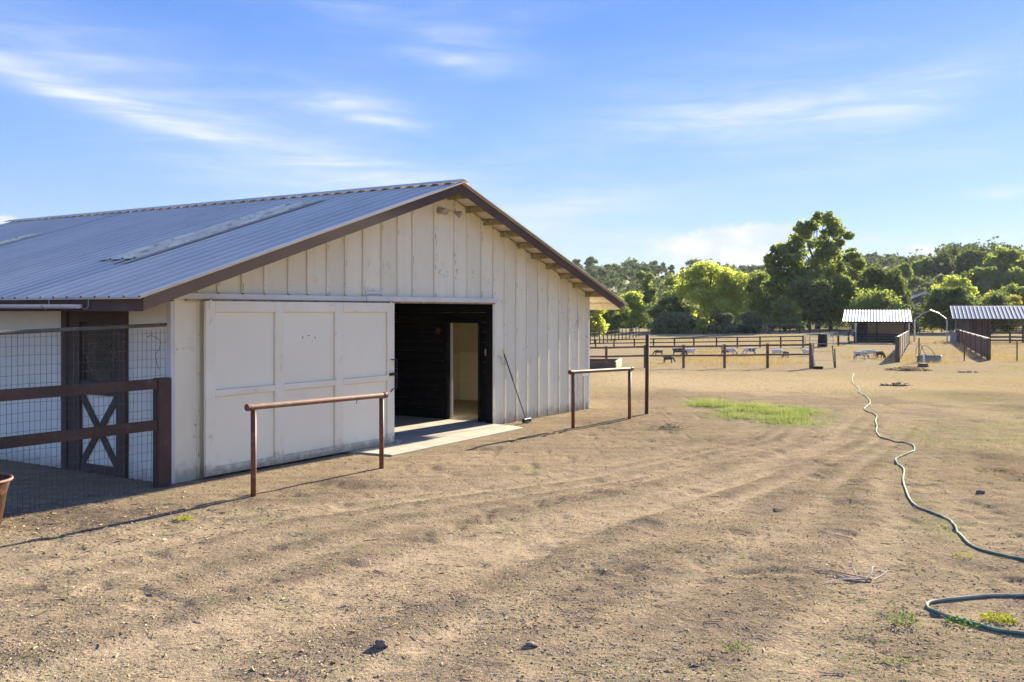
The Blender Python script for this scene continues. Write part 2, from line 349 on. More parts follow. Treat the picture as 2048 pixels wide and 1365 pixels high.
M['greywood'] = mat('grey_brown_pole', (.15, .13, .11), (.10, .085, .07), 5, .85, dirt=(.3, .26, .22), damt=.4, dscale=15)
M['meshwire'] = mat('rusty_diamond_mesh', (.30, .25, .19), (.2, .16, .12), 6, .7)
M['peel'] = mat('bare_weathered_wood', (.20, .15, .11), (.11, .08, .06), 30, .9)
M['tpost'] = mat('green_steel_post', (.06, .085, .07), (.09, .08, .065), 4, .7)
M['mat'] = mat('black_rubber', (.015, .015, .015), (.03, .03, .03), 8, .9)
M['bulb'] = mat('frosted_bulb', (.70, .68, .6), (.6, .56, .5), 5, .3)
# leaf materials
L = {}
L['bright'] = leafmat('bright_green_leaves', (.34, .39, .11), (.50, .52, .16), .56, .15, .35)
L['mid'] = leafmat('mid_green_leaves', (.17, .215, .08), (.31, .35, .13), .50, .25, .3)
L['dark'] = leafmat('dark_oak_leaves', (.105, .135, .068), (.20, .235, .105), .42, .25, .3)
L['olive'] = leafmat('olive_leaves', (.145, .165, .095), (.235, .25, .145), .38, .25, .3)
L['yellow'] = leafmat('yellow_green_leaves', (.30, .29, .10), (.52, .46, .17), .50, .25, .5)
L['syc'] = leafmat('sycamore_leaves', (.17, .215, .08), (.34, .38, .14), .54, .2, .22)
L['hill'] = leafmat('hill_oak_leaves', (.068, .092, .052), (.135, .160, .085), .32, .4, .030)
L['grassgreen'] = leafmat('green_grass_blades', (.15, .20, .08), (.32, .34, .17), .4, 0, 1.5)
L['weedyellow'] = leafmat('yellow_weed_leaves', (.30, .34, .04), (.55, .52, .07), .4, 0, 8)
L['weed'] = leafmat('weed_leaves', (.07, .17, .03), (.20, .34, .06), .4, 0, 8)
L['drygrass'] = leafmat('dry_grass_blades', (0.242, 0.176, 0.098), (0.390, 0.296, 0.183), .35, 0, .18)
L['drymix'] = leafmat('mixed_dry_grass_blades', (.20, .165, .07), (.40, .31, .15), .35, 0, .35)

# ---------------------------------------------------------------- ground
def axis(lo, hi, fine0, fine1, step, grow):
    a = list(np.arange(fine0, fine1 + 1e-6, step)); d = step
    while a[-1] < hi: d *= grow; a.append(a[-1] + d)
    d = step
    while a[0] > lo: d *= grow; a.insert(0, a[0] - d)
    return np.array(a)
def make_ground():
    xs = axis(-1450, 1600, -6.5, 7.5, .030, 1.035)
    ys = []; y = -1500.; 
    ys = list(axis(-1000, 4.0, 3.9, 4.0, .03, 1.12)); y = ys[-1]; d = .022
    while y < 1650: y += d; ys.append(y); d = max(.022, d * (1.010 if y < 40 else 1.04)) if y > 5 else .022
    ys = np.array(ys); X, Y = np.meshgrid(xs, ys); nx = len(xs); ny = len(ys)
    fade = 1 - sstep(np.hypot(X, Y), 50, 75)
    Z = base_z(X, Y) + relief(X, Y) * fade
    X_ = X.ravel(); Y_ = Y.ravel(); V = np.stack([X_, Y_, Z.ravel()], 1)
    i = np.arange(nx * ny).reshape(ny, nx)
    F = np.stack([i[:-1, :-1], i[:-1, 1:], i[1:, 1:], i[1:, :-1]], -1).reshape(-1, 4)
    print('ground', nx, ny, len(F))
    m = ground_material(); o = npmesh('ground', V, F, m, smooth=True, kind='structure')
    W = zones(X_, Y_)
    for k, a in W.items():
        at_ = o.data.attributes.new(k, 'FLOAT', 'POINT'); at_.data.foreach_set('value', a.astype(np.float32))
    return o
def ell(X, Y, u, v, ru, dv):                              # soft patch on the ground round the point seen at u, v
    x0, y0, _ = gp(u, v); _, y1, _ = gp(u, v - dv); sy = abs(y1 - y0); sx = ru / FOC * y0
    return np.exp(-(((X - x0) / sx)**2 + ((Y - y0) / sy)**2))
def zones(X, Y):
    n1 = fbm(X * .35, Y * .35, 40, 4); n2 = fbm(X * 1.3, Y * 1.3, 50, 4); n3 = fbm(X * .12, Y * .12, 60, 3)
    dry = sstep(Y + (n1 - .5) * 12 + (n2 - .5) * 7 + .15 * np.clip(X - 3, -4, 8), 21.0, 28.0)
    right = sstep(X - .36 * Y + (n1 - .5) * 5 + (n2 - .5) * 2.5, -2.0, 1.0) * sstep(Y, 10, 17)
    dry = np.maximum(dry, right * sstep(n2, .34, .56) * .95)
    straw = np.zeros_like(X)
    for a in ((1700, 770, 200, 14), (1450, 770, 150, 16), (1300, 760, 90, 14)): straw += ell(X, Y, *a)
    green = np.zeros_like(X)
    for u, v, ru, dv, am in ((1480, 822, 95, 20, .95), (1550, 832, 85, 14, .8), (1425, 808, 60, 12, .8), (1600, 820, 60, 8, .8), (1300, 912, 34, 6, .8), (1045, 936, 26, 5, .7), (1960, 800, 90, 12, .5),
                             (1700, 790, 120, 10, .35), (1560, 762, 90, 7, .4), (1900, 870, 110, 16, .6), (1970, 850, 80, 12, .6), (1380, 870, 60, 9, .5), (1800, 900, 80, 12, .5), (1900, 1060, 90, 26, .5), (1640, 850, 90, 9, .5),
                             (530, 1042, 22, 6, .7), (368, 1036, 9, 3, .9), (345, 1050, 60, 9, .3), (230, 1100, 30, 7, .4), (1850, 1000, 50, 16, .25), (1400, 1085, 40, 8, .3)):
        green += am * ell(X, Y, u, v, ru, dv)
    green = green * sstep(n2, .22, .52)
    dark = np.zeros_like(X)
    for u, v, ru, dv, am in ((1985, 915, 75, 14, 1.), (2020, 945, 40, 14, 1.), (1960, 790, 140, 8, .8), (2040, 815, 60, 14, .9), (1330, 790, 120, 9, .7), (1600, 930, 60, 12, .6), (1420, 880, 120, 14, .5),
                             (660, 965, 70, 12, .7), (1230, 850, 110, 18, .5), (170, 1035, 170, 26, 1.3), (700, 975, 90, 14, .7), (560, 1000, 120, 12, .6), (1905, 1290, 160, 40, .45), (1990, 1150, 80, 50, .4), (60, 1180, 60, 24, .3), (1260, 1000, 90, 14, .3)):
        dark += am * ell(X, Y, u, v, ru, dv)
    dark = dark * sstep(n2, .18, .52)
    pale = np.zeros_like(X)
    for u, v, ru, dv, am in ((950, 918, 90, 9, 1.), (1500, 1010, 120, 26, 1.), (1650, 1070, 110, 50, 1.), (1750, 960, 70, 20, .8), (300, 1150, 200, 14, .7), (150, 1240, 220, 20, .7), (1500, 1280, 110, 60, .7), (850, 962, 60, 6, .8), (1700, 850, 60, 8, .4),
                             (700, 1180, 200, 12, .5), (1850, 930, 40, 8, .5)):
        pale += am * ell(X, Y, u, v, ru, dv)
    rg, pk = rut(X, Y)
    pale = np.clip(pale * .35 + pk * 1.0, 0, 1); dark = dark + .60 * rg * sstep(n2, .3, .6)
    return dict(dry=np.clip(dry, 0, 1), green=np.clip(green, 0, 1), dark=np.clip(dark, 0, 1), pale=pale, straw=np.clip(straw, 0, 1))
def ground_material():
    m = bpy.data.materials.new('dirt_and_dry_grass'); m.use_nodes = True; t = NT(m.node_tree); b = t.n['Principled BSDF']
    b.inputs['Roughness'].default_value = 1.; b.inputs['Specular IOR Level'].default_value = 0.
    A = {}
    for k in ('dry', 'green', 'dark', 'pale', 'straw'): A[k] = t.node('ShaderNodeAttribute', attribute_name=k).outputs['Fac']
    p = t.node('ShaderNodeNewGeometry').outputs['Position']
    n_big = t.noise(p, .6, 5, .6); n_mid = t.noise(p, 4.5, 5, .62); n_fine = t.noise(p, 26, 4, .65); n_grit = t.noise(p, 110, 2, .5)
    tr = t.mapping(p, rot=(0, 0, R(-53)), sc=(.35, 3.2, 1)); n_tr = t.noise(tr, 1.2, 5, .6, .3)
    n_g2 = t.noise(p, 55, 3, .6); n_g3 = t.noise(t.mapping(p, loc=(3, 5, 1)), 150, 2, .5); n_hue = t.noise(t.mapping(p, loc=(9, 2, 4)), 2.2, 5, .65)
    col = t.mix(t.ramp(n_big, .35, .65), (0.329, 0.243, 0.150), (0.265, 0.196, 0.122))
    col = t.mix(t.ramp(n_tr, .35, .66), col, (0.221, 0.163, 0.107))
    col = t.mix(A['pale'], col, (0.383, 0.287, 0.185))
    col = t.mix(t.math('MULTIPLY', t.ramp(n_hue, .52, .70), .5), col, (.215, .185, .092))
    col = t.mix(t.math('MULTIPLY', t.ramp(n_hue, .46, .32), .4), col, (.235, .155, .110))
    col = t.mix(t.math('MULTIPLY', t.ramp(n_mid, .47, .66), .55), col, (.150, .112, .078))
    col = t.mix(t.math('MULTIPLY', t.ramp(n_fine, .52, .68), .55), col, (.125, .098, .072))
    col = t.mix(t.math('MULTIPLY', t.ramp(n_fine, .46, .32), .40), col, (.44, .345, .23))
    dk = t.mix(t.ramp(n_mid, .4, .6), (.140, .098, .070), (.085, .062, .047))
    gr = t.mix(t.ramp(n_mid, .40, .62), (0.348, 0.266, 0.167), (0.270, 0.205, 0.128))
    gr = t.mix(t.math('MULTIPLY', t.ramp(t.noise(t.mapping(p, sc=(1, .6, 1)), 5, 5, .65), .52, .72), .50), gr, (0.220, 0.171, 0.110))
    yg = t.ramp(t.noise(t.mapping(p, loc=(5, 5, 0), sc=(1, .5, 1)), .22, 5, .6), .46, .62)
    gr = t.mix(t.math('MULTIPLY', yg, .55), gr, (0.267, 0.248, 0.111))
    pt = t.ramp(t.noise(t.mapping(p, loc=(1, 8, 0), sc=(.7, .28, 1)), .55, 5, .65), .50, .66)
    gr = t.mix(t.math('MULTIPLY', pt, .45), gr, (.25, .18, .11))
    gr = t.mix(t.math('MULTIPLY', A['straw'], .8), gr, (0.396, 0.305, 0.194))
    gr = t.mix(t.math('MULTIPLY', t.ramp(n_fine, .5, .68), .45), gr, (.20, .155, .09))
    dryf = t.math('MULTIPLY', A['dry'], t.ramp(t.math('ADD', t.math('ADD', n_mid, t.math('MULTIPLY', t.math('SUBTRACT', n_fine, .5), .6)), A['dry']), .80, 1.25), clamp=True)
    col = t.mix(dryf, col, gr)
    col = t.mix(t.math('MULTIPLY', A['dark'], .90), col, dk)
    gc = t.mix(t.ramp(n_fine, .4, .6), (.13, .155, .058), (.22, .21, .10))
    col = t.mix(t.math('MULTIPLY', A['green'], t.ramp(n_mid, .3, .6), clamp=True), col, gc)
    col = t.mix(t.math('MULTIPLY', t.ramp(n_g2, .56, .68), .42), col, (.40, .34, .26))
    col = t.mix(t.math('MULTIPLY', t.math('MULTIPLY', t.ramp(n_g2, .43, .33), .60), t.math('SUBTRACT', 1, t.math('MULTIPLY', A['dry'], .6))), col, (.085, .068, .052))
    col = t.mix(t.math('MULTIPLY', t.ramp(n_grit, .58, .70), .50), col, (.46, .41, .34))
    col = t.mix(t.math('MULTIPLY', t.ramp(n_grit, .41, .30), .55), col, (.07, .057, .047))
    col = t.mix(t.math('MULTIPLY', t.ramp(n_g3, .60, .70), .35), col, (.25, .24, .24))
    t.put(b.inputs['Base Color'], col)
    bn = t.node('ShaderNodeBump'); bn.inputs['Distance'].default_value = .022; bn.inputs['Strength'].default_value = 1
    h = t.math('ADD', t.math('MULTIPLY', n_fine, .6), t.math('ADD', t.math('MULTIPLY', n_grit, .22), t.math('MULTIPLY', n_mid, .8)))
    t.put(bn.inputs['Height'], h); t.l.new(bn.outputs[0], b.inputs['Normal'])
    return m
ground = make_ground()

# hills far behind, rising to a crest
def hill_h(X, Y):
    az = X / np.maximum(Y, 1)
    crest = 28 + 9 * sstep(az, .15, .45) + 2.5 * (fbm(az * 9, az * 0 + 3, 70, 3) - .5) * 2
    h = crest * sstep(Y + 60 * (fbm(X * .008, Y * .008, 71, 2) - .5), 270, 700)
    near = 20 * sstep(az, .34, .46) * sstep(Y, 215, 330)
    return -1.2 + np.maximum(h, near) + 1.6 * (fbm(X * .02, Y * .02, 72, 3) - .5) * sstep(Y, 260, 400)
def make_hills():
    xs = np.linspace(-520, 1000, 200); ys = np.linspace(230, 1100, 120); X, Y = np.meshgrid(xs, ys); Z = hill_h(X, Y)
    i = np.arange(X.size).reshape(X.shape); F = np.stack([i[:-1, :-1], i[:-1, 1:], i[1:, 1:], i[1:, :-1]], -1).reshape(-1, 4)
    m = mat('hill_dry_grass', (.38, .30, .17), (.22, .20, .11), .02, .95, dirt=(.12, .13, .06), damt=.7, dscale=.05)
    npmesh('hills', np.stack([X.ravel(), Y.ravel(), Z.ravel()], 1), F, m, smooth=True, kind='structure')
make_hills()

# ---------------------------------------------------------------- the barn
def make_barn():
    B = empty('barn', (C0[0], C0[1], 0), TH, 'long white board and batten horse barn with a grey metal gable roof', 'barn')
    P = lambda name, mb, m, **k: mb.build(name, m, k.pop('parent', B), **k)
    XR = 5.65; ZR = 4.445; SL = .319
    zr = lambda x: ZR - SL * abs(x - XR)
    def wall_poly(x0, x1, z0, off=.05):
        xs = [x0] + ([XR] if x0 < XR < x1 else []) + [x1]
        return [(x0, z0), (x1, z0)] + [(x, zr(x) - off) for x in reversed(xs)]
    bat = [.43, .768, 1.186, 1.598, 2.058, 2.45, 2.866, 3.269, 3.692, 4.147, 4.559, 4.956, 5.572, 6.173, 6.584, 7.045, 7.449, 7.856, 8.284, 8.691, 9.128, 9.539, 10.0, 10.43, 10.85, 11.27]
    HZ = 2.42
    edges = [0.03] + bat[:-1] + [11.33]
    for i, (a, b) in enumerate(zip(edges[:-1], edges[1:])):
        full = b < .5 or a > 7.44 or b < 4.3
        z0 = -.06 if full else HZ
        j = RNG.uniform(-.002, .002)
        P('siding_board', MB().prism(wall_poly(a + .0345, b - .003, z0), j, .03), M['board'])
    for i, x in enumerate(bat):
        z0 = HZ + .03 if .5 < x < 7.44 else -.05 + RNG.uniform(0, .04)
        if i in (0,): z0 = -.05
        w = .024
        P('batten', MB().prism(wall_poly(x - w, x + w, z0, .10), -.024 + RNG.uniform(-.002, .002), -.0025), M['batten'], bevel=.003)
    P('corner_board', MB().box(-.012, .055, -.026, .06, -.08, 2.33), M['trim'], bevel=.003)
    P('corner_board', MB().box(11.305, 11.375, -.030, .06, -.06, 2.62), M['trim'], bevel=.003)
    # patch under the corner, and small trim over the door track
    P('patch_board', MB().box(11.0, 11.30, -.034, -.026, .75, .80).box(11.1, 11.14, -.034, -.026, -.05, .75), M['trim'])
    P('trim_board', MB().box(3.72, 4.12, -.032, -.004, 2.475, 2.53), M['trim'])
    P('track_board', MB().box(.03, 3.66, -.095, -.026, 2.362, 2.436), M['trim'], bevel=.004)
    P('track_board', MB().box(3.665, 7.47, -.105, -.026, 2.362, 2.445), M['trim'], bevel=.004)
    P('door_track', MB().box(.2, 7.42, -.072, -.03, 2.335, 2.361), M['lookout'])
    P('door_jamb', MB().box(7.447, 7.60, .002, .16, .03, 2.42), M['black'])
    # sliding door
    D = P('sliding_door', MB().box(.46, 4.28, -.112, -.085, .045, 2.325), M['door'])
    f = dict(parent=D, bevel=.003)
    y0, y1 = -.150, -.1135
    for a, b in ((.443, .605), (1.665, 1.83), (2.89, 3.07), (4.125, 4.297)): P('stile', MB().box(a, b, y0, y1, .03, 2.335), M['doorframe'], **f)
    for a, b in ((.607, 1.663), (1.832, 2.888), (3.072, 4.123)):
        P('rail', MB().box(a, b, y0, y1, .03, .135), M['doorframe'], **f)
        P('rail', MB().box(a, b, y0, y1, 1.07, 1.155), M['doorframe'], **f)
        P('rail', MB().box(a, b, y0, y1, 2.19, 2.335), M['doorframe'], **f)
        for z0, z1 in ((.143, 1.061), (1.164, 2.182)): P('panel', MB().box(a + .007, b - .007, -.1195, -.1125, z0, z1), M['door'], parent=D)
    hb = MB().tube([(4.20, -.155, 1.41), (4.20, -.20, 1.41), (4.30, -.20, 1.40), (4.315, -.19, 1.36), (4.315, -.19, .98), (4.30, -.2, .94), (4.20, -.2, .93), (4.20, -.155, .88)], .009, 6)
    P('pull_handle', hb, M['iron'], parent=D)
    P('latch', MB().box(4.16, 4.32, -.175, -.152, 1.145, 1.19).box(4.2, 4.26, -.19, -.175, 1.15, 1.185), M['iron'], parent=D)
    for x in (.52, 4.2): P('roller_bracket', MB().box(x - .02, x + .02, -.158, -.1505, 2.22, 2.35), M['doorframe'], parent=D)
    P('paint_chips', MB().box(2.22, 2.235, -.1215, -.1197, 1.80, 1.83).box(2.33, 2.37, -.1215, -.1197, 1.835, 1.845).box(2.48, 2.49, -.1215, -.1197, 1.79, 1.825).box(2.42, 2.43, -.1215, -.1197, 1.75, 1.765), M['planter'], parent=D, kind='stuff')
    # side wall (left), with its door; x=0 plane, outer face towards -x
    ys = [.062, .83]
    P('wall_panel', MB().box(0, .03, .064, .845, -.08, 2.36), M['sidewall'])
    y = 2.26; 
    while y < 12.7:
        y2 = min(y + 1.22, 12.75); P('wall_panel', MB().box(0, .03, y + .002, y2 - .002, -.08, 2.36), M['sidewall']); y = y2
    S = empty('stall_door', (0, 0, 0)); S.parent = B
    P('frame', MB().box(-.05, .02, .855, 1.045, -.05, 2.2).box(-.045, .02, 1.865, 2.12, -.05, 2.2).box(-.045, .02, 1.046, 1.864, 2.05, 2.2).box(-.03, .02, 1.046, 1.864, 1.06, 1.24).box(-.03, .02, 1.046, 1.864, -.05, .11), M['brown'], parent=S)
    P('jamb', MB().box(-.07, .02, 2.125, 2.255, -.05, 2.34), M['brown'], parent=S)
    P('head_board', MB().box(-.04, .02, .848, 2.12, 2.205, 2.36), M['brown'], parent=S)
    P('panel', MB().box(.0, .018, 1.046, 1.864, .11, 1.06), M['sidewall'], parent=S)
    for a, b in (((-.018, 1.05, .1), (-.018, 1.86, 1.07)), ((-.012, 1.86, .1), (-.012, 1.05, 1.07))): P('brace', MB().bar(a, b, .1, .02, up=(1, 0, 0)), M['brown'], parent=S)
    P('panel', MB().box(.06, .07, 1.046, 1.864, 1.24, 2.05), M['planter'], parent=S)
    P('shade_slab', MB().box(.045, .0585, 1.29, 1.61, 1.42, 1.93), M['black'], parent=S)  # solid black slab painted in for the darkness behind the mesh
    me = MB()
    for k in range(30):
        for sgn in (1, -1):
            # diamond mesh
            z0 = 1.24 + (k - 14) * .06; a = Vector((-.004, 1.046, z0 if sgn > 0 else z0 + .818 * 1.6)); b = Vector((-.004, 1.864, z0 + .818 * 1.6 if sgn > 0 else z0))
            def clip(a, b):
                d = b - a; t0, t1 = 0., 1.
                for lo, hi in ((1.24, 2.05),):
                    if abs(d.z) > 1e-6:
                        ta, tb = (lo - a.z) / d.z, (hi - a.z) / d.z; t0 = max(t0, min(ta, tb)); t1 = min(t1, max(ta, tb))
                return (a + d * t0, a + d * t1) if t1 > t0 + .01 else None
            c = clip(a, b)
            if c: me.bar(c[0], c[1], .006, .004)
    P('wire_mesh', me, M['meshwire'], parent=S, kind='stuff')
    P('wall_batten', MB().box(-.03, -.002, 2.28, 2.33, .95, 1.16), M['palewood'])
    # right and back walls, with an unseen window added to light the tack room
    P('right_wall', MB().box(11.3, 11.34, .062, .6, -.1, 2.62).box(11.3, 11.34, 1.8, BL, -.1, 2.62).box(11.3, 11.34, .6, 1.8, -.1, 1.0).box(11.3, 11.34, .6, 1.8, 2.1, 2.62), M['board'])
    P('back_wall', MB().prism(wall_poly(.031, 11.3, -.1), BL - .3, BL - .25), M['board'])
    # aisle inside: black horizontal planks on the right side, a doorway to the tack room
    zz = .032
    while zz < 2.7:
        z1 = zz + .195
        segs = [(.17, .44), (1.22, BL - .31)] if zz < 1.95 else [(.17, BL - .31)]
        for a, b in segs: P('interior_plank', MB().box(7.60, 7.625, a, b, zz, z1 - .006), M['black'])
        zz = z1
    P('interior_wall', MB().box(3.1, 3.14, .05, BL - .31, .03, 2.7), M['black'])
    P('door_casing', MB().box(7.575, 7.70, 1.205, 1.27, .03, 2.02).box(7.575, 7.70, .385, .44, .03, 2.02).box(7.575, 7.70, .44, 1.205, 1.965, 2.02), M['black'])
    P('door_edge', MB().box(7.705, 7.745, 1.165, 1.203, .05, 1.96), M['trim'])
    P('light_switch', MB().box(7.592, 7.599, .215, .29, 1.33, 1.46).box(7.586, 7.592, .245, .26, 1.38, 1.41), M['bulb'])
    P('outlet_box', MB().box(7.57, 7.599, 1.40, 1.47, 1.74, 1.86), M['rust'])
    # tack room
    zz = .03
    while zz < 1.15:
        P('tack_plank', MB().box(11.235, 11.255, .07, 3.53, zz, zz + .135), M['tackwall'])
        P('tack_plank', MB().box(7.70, 11.234, 3.5, 3.52, zz, zz + .135), M['tackwall']); zz += .141
    P('tack_wall', MB().box(11.26, 11.295, 1.8, 3.6, .0, 2.6).box(11.26, 11.295, .07, .6, .0, 2.6).box(7.7, 11.25, 3.525, 3.56, 0, 3.2).box(11.26, 11.295, .6, 1.8, 2.1, 2.6), M['tackupper'])
    P('tack_wall', MB().box(7.665, 7.695, .05, .37, .03, 2.7).box(7.665, 7.695, 1.28, 3.52, .03, 2.7).box(7.705, 11.25, .035, .06, .03, 3.0), M['tackwall'])
    P('ceiling', MB().box(7.70, 11.29, .07, 3.52, 2.605, 2.63), M['tackupper'])
    P('tack_ledge', MB().box(11.2, 11.256, .07, 3.5, 1.165, 1.19), M['tackwall'])
    P('concrete_floor', MB().box(3.2, 11.25, .031, BL - .3, -.05, .028), M['concrete'])
    sl = MB(); poly = [(3.28, -.93), (7.28, -.79), (7.42, -.5), (7.46, .03), (3.20, .03)]
    vs = [(x, y, -.12) for x, y in poly] + [(x, y, .026) for x, y in poly]; n = 5
    sl.add(vs, [tuple(range(n-1, -1, -1)), tuple(range(n, 2*n))] + [(i, (i+1)%n, (i+1)%n+n, i+n) for i in range(n)])
    P('concrete_apron', sl, M['concrete'], bevel=.008)
    P('rubbish_scrap', MB().box(4.36, 4.5, -.13, -.06, .027, .045).box(4.4, 4.43, -.1, -.02, .045, .07).box(4.3, 4.36, -.22, -.14, .027, .04), M['palewood'])
    # roof: sheets with ribs, deck under them, purlins, fascias
    EL, ER, YF, YB = -.87, 12.21, -.585, BL + .55
    RP = .287; nrib = 3; sw = RP * nrib
    prof = [(0, 0), (.016, .026), (.044, .026), (.060, 0), (.170, 0), (.175, .004), (.185, .004), (.190, 0)]
    def sheet(side, y0, n):
        pts = []
        for k in range(n):
            for a, h in prof: pts.append((y0 + k * RP + a, h))
        pts.append((y0 + n * RP, 0))
        xe = EL if side < 0 else ER; mb = MB(); nn = len(pts); T = .004
        for x in (xe, XR + side * .03):
            z = zr(x) + .002
            for yy, h in pts: mb.v.append((x, yy, z + h))
            for yy, h in pts: mb.v.append((x, yy, z + h - T))
        for i in range(nn - 1):
            mb.f.append((i, i + 1, 2*nn + i + 1, 2*nn + i) if side > 0 else (i + 1, i, 2*nn + i, 2*nn + i + 1))
            mb.f.append((nn + i + 1, nn + i, 3*nn + i, 3*nn + i + 1) if side > 0 else (nn + i, nn + i + 1, 3*nn + i + 1, 3*nn + i))
            mb.f.append((i, nn + i, nn + i + 1, i + 1))
        return mb
    for side in (-1, 1):
        y = YF
        k = 0
        while y < YB - .05:
            n = min(nrib, int(round((YB - y) / RP)))
            if n < 1: break
            mb = sheet(side, y - (.0 if k == 0 else .012), n)
            if k % 2: mb.v = [(a, b, c + .0015) for a, b, c in mb.v]
            rs_ = P('roof_sheet', mb, M['roof']); rs_.data.materials.append(M['roofrib'])
            for pl in rs_.data.polygons:
                vv = [mb.v[i] for i in pl.vertices]
                if all(c - (zr(a) + .002) > .02 for a, b, c in vv): pl.material_index = 1
            y += n * RP; k += 1
    ye = y
    def skylight(x0, x1, y0, n, h=.032, m=M['fibre']):
        pts = [(y0 + k * RP + a, hh) for k in range(n) for a, hh in prof] + [(y0 + n * RP, 0)]
        mb = MB(); nx = 26; nn = len(pts)
        for i in range(nx + 1):
            x = x0 + (x1 - x0) * i / nx
            for yy, hh in pts: mb.v.append((x, yy, zr(x) + .002 + hh + h + RNG.uniform(-.001, .0015)))
        for i in range(nx):
            for j in range(nn - 1): mb.f.append((i*nn + j + 1, i*nn + j, (i+1)*nn + j, (i+1)*nn + j + 1))
        for i in range(nx): mb.f.append((i*nn, (i)*nn, (i+1)*nn)) if False else None
        return P('skylight_panel', mb, m, smooth=True)
    skylight(.95, 4.85, YF + 9 * RP, 3)
    skylight(-.6, 3.55, YF + 32 * RP, 2)
    P('lap_strip', MB().prism([(-.8, zr(-.8) + .012), (5.5, zr(5.5) + .012), (5.5, zr(5.5) + .02), (-.8, zr(-.8) + .02)], YF + 32 * RP - .06, YF + 32 * RP - .02), M['roofedge'])
    P('lap_strip', MB().prism([(.75, zr(.75) + .016), (4.9, zr(4.9) + .016), (4.9, zr(4.9) + .026), (.75, zr(.75) + .026)], YF + 9 * RP - .05, YF + 9 * RP + .0), M['roofedge'])
    P('rust_patch', MB().prism([(.72, zr(.72) + .006), (1.2, zr(1.2) + .006), (1.2, zr(1.2) + .018), (.72, zr(.72) + .018)], YF + 9 * RP + .02, YF + 9 * RP + .2), M['rustpatch'])
    cap = MB()
    for sgn in (-1, 1):
        poly = [(XR, ZR + .062), (XR + sgn * .17, ZR + .062 - .17 * SL - .012), (XR + sgn * .17, ZR + .058 - .17 * SL - .012), (XR, ZR + .056)]
        cap.prism(poly if sgn > 0 else poly[::-1], YF - .01, ye + .01)
    P('ridge_cap', cap, M['roof'])
    for side in (-1, 1):
        a, b = (EL + .012, XR - .002) if side < 0 else (XR + .002, ER - .3)
        P('roof_deck', MB().prism([(a, zr(a) - .022), (b, zr(b) - .022), (b, zr(b) - .006), (a, zr(a) - .006)], YF + .03, ye - .03), M['soffit'])
        xe = -.80 if side < 0 else 12.13
        off = .02
        q = [(xe, zr(xe) - off), (XR, ZR - off), (XR, ZR - off - .16), (xe, zr(xe) - off - .16)]
        P('rake_fascia', MB().prism(q if side < 0 else q[::-1], -.54, -.502), M['fascia'], bevel=.004)
        P('rake_fascia', MB().prism(q if side < 0 else q[::-1], ye - .08, ye - .04), M['fascia'])
        e = EL if side < 0 else ER
        P('rake_edge', MB().prism([(e, zr(e) - .008), (XR, ZR - .008), (XR, ZR + .012), (e, zr(e) + .012)], YF - .012, YF - .002), M['roofedge'])
    P('eave_beam', MB().box(-.80, -.765, -.50, ye - .09, 2.20, 2.36), M['fascia'], bevel=.004)
    P('eave_board', MB().box(12.06, 12.095, -.50, ye - .09, 2.235, 2.375), M['soffit'])
    xs = [5.97 + k * .585 for k in range(10)]
    for x in xs:
        zt = zr(x) - .024; P('lookout', MB().box(x - .025, x + .025, -.498, .6, zt - .115, zt - .008), M['lookout'], bevel=.004)
    for k in range(11):
        x = 5.37 - k * .585
        if x > -.7: zt = zr(x) - .024; P('lookout', MB().box(x - .025, x + .025, -.498, .6, zt - .115, zt - .008), M['lookout'], bevel=.004)
    P('corner_block', MB().box(.0, .11, -.06, .05, 2.34, 2.42), M['trim'])
    # gutter with its hangers
    gt = MB(); n = 10; y0, y1 = .60, ye - .4; pr = []
    for k in range(n + 1):
        a = math.pi + math.pi * k / n; pr.append((-.885 + .052 * math.cos(a), .052 * math.sin(a)))
    pr += [(x * 1 + (-.885 - x) * .08, z * .92) for x, z in pr[::-1]]
    nn = len(pr); z0, z1 = 2.285, 2.33
    gt.v = [(x, y0, z0 + z) for x, z in pr] + [(x, y1, z1 + z) for x, z in pr]
    gt.f = [(i, (i + 1) % nn, (i + 1) % nn + nn, i + nn) for i in range(nn)]
    gt.add([(-.885 + .052 * math.cos(math.pi + math.pi * k / n), y0 - .001, z0 + .052 * math.sin(math.pi + math.pi * k / n)) for k in range(n + 1)], [tuple(range(n + 1))])
    G = P('gutter', gt, M['pvc'], smooth=False)
    for yy in (.47, 1.3, 2.6, 4.0): P('gutter_hook', MB().tube([(-.80, yy, 2.36), (-.84, yy, 2.37), (-.835, yy, 2.27), (-.86, yy, 2.235), (-.885, yy, 2.225), (-.92, yy, 2.24), (-.94, yy, 2.28)], .006, 6), M['steel'], parent=G)
    # flood light under the gable
    F = P('flood_light', MB().box(5.64, 5.76, -.055, -.026, 3.93, 4.05), M['brass'], bevel=.006)
    for s, x in ((-1, 5.60), (1, 5.98)):
        m_ = MB().tube([(5.70 + s * .03, -.06, 4.0), (5.70 + s * .07, -.12, 4.02), (x - s * .03, -.17, 4.0 - (.03 if s > 0 else 0))], .014, 6)
        P('arm', m_, M['brass'], parent=F)
        lamp = MB().lathe([(.0001, .0), (.03, .0), (.033, .05), (.06, .10), (.064, .13), (.058, .135), (.0001, .125)], 14)
        o = P('lamp_head', lamp, M['brass'], parent=F, smooth=True); o.location = (x - s * .02, -.15, 4.0 - (.02 if s > 0 else 0)); o.rotation_euler = Euler((R(115), R(25 * -s), R(15 * s)))
    P('hook_and_twine', MB().tube([(7.56, -.03, 1.33), (7.58, -.06, 1.34), (7.62, -.05, 1.30), (7.66, -.05, 1.27), (7.70, -.045, 1.31), (7.67, -.04, 1.22), (7.72, -.04, 1.17), (7.83, -.04, 1.15), (7.82, -.04, 1.2)], .006, 5), M['steel'])
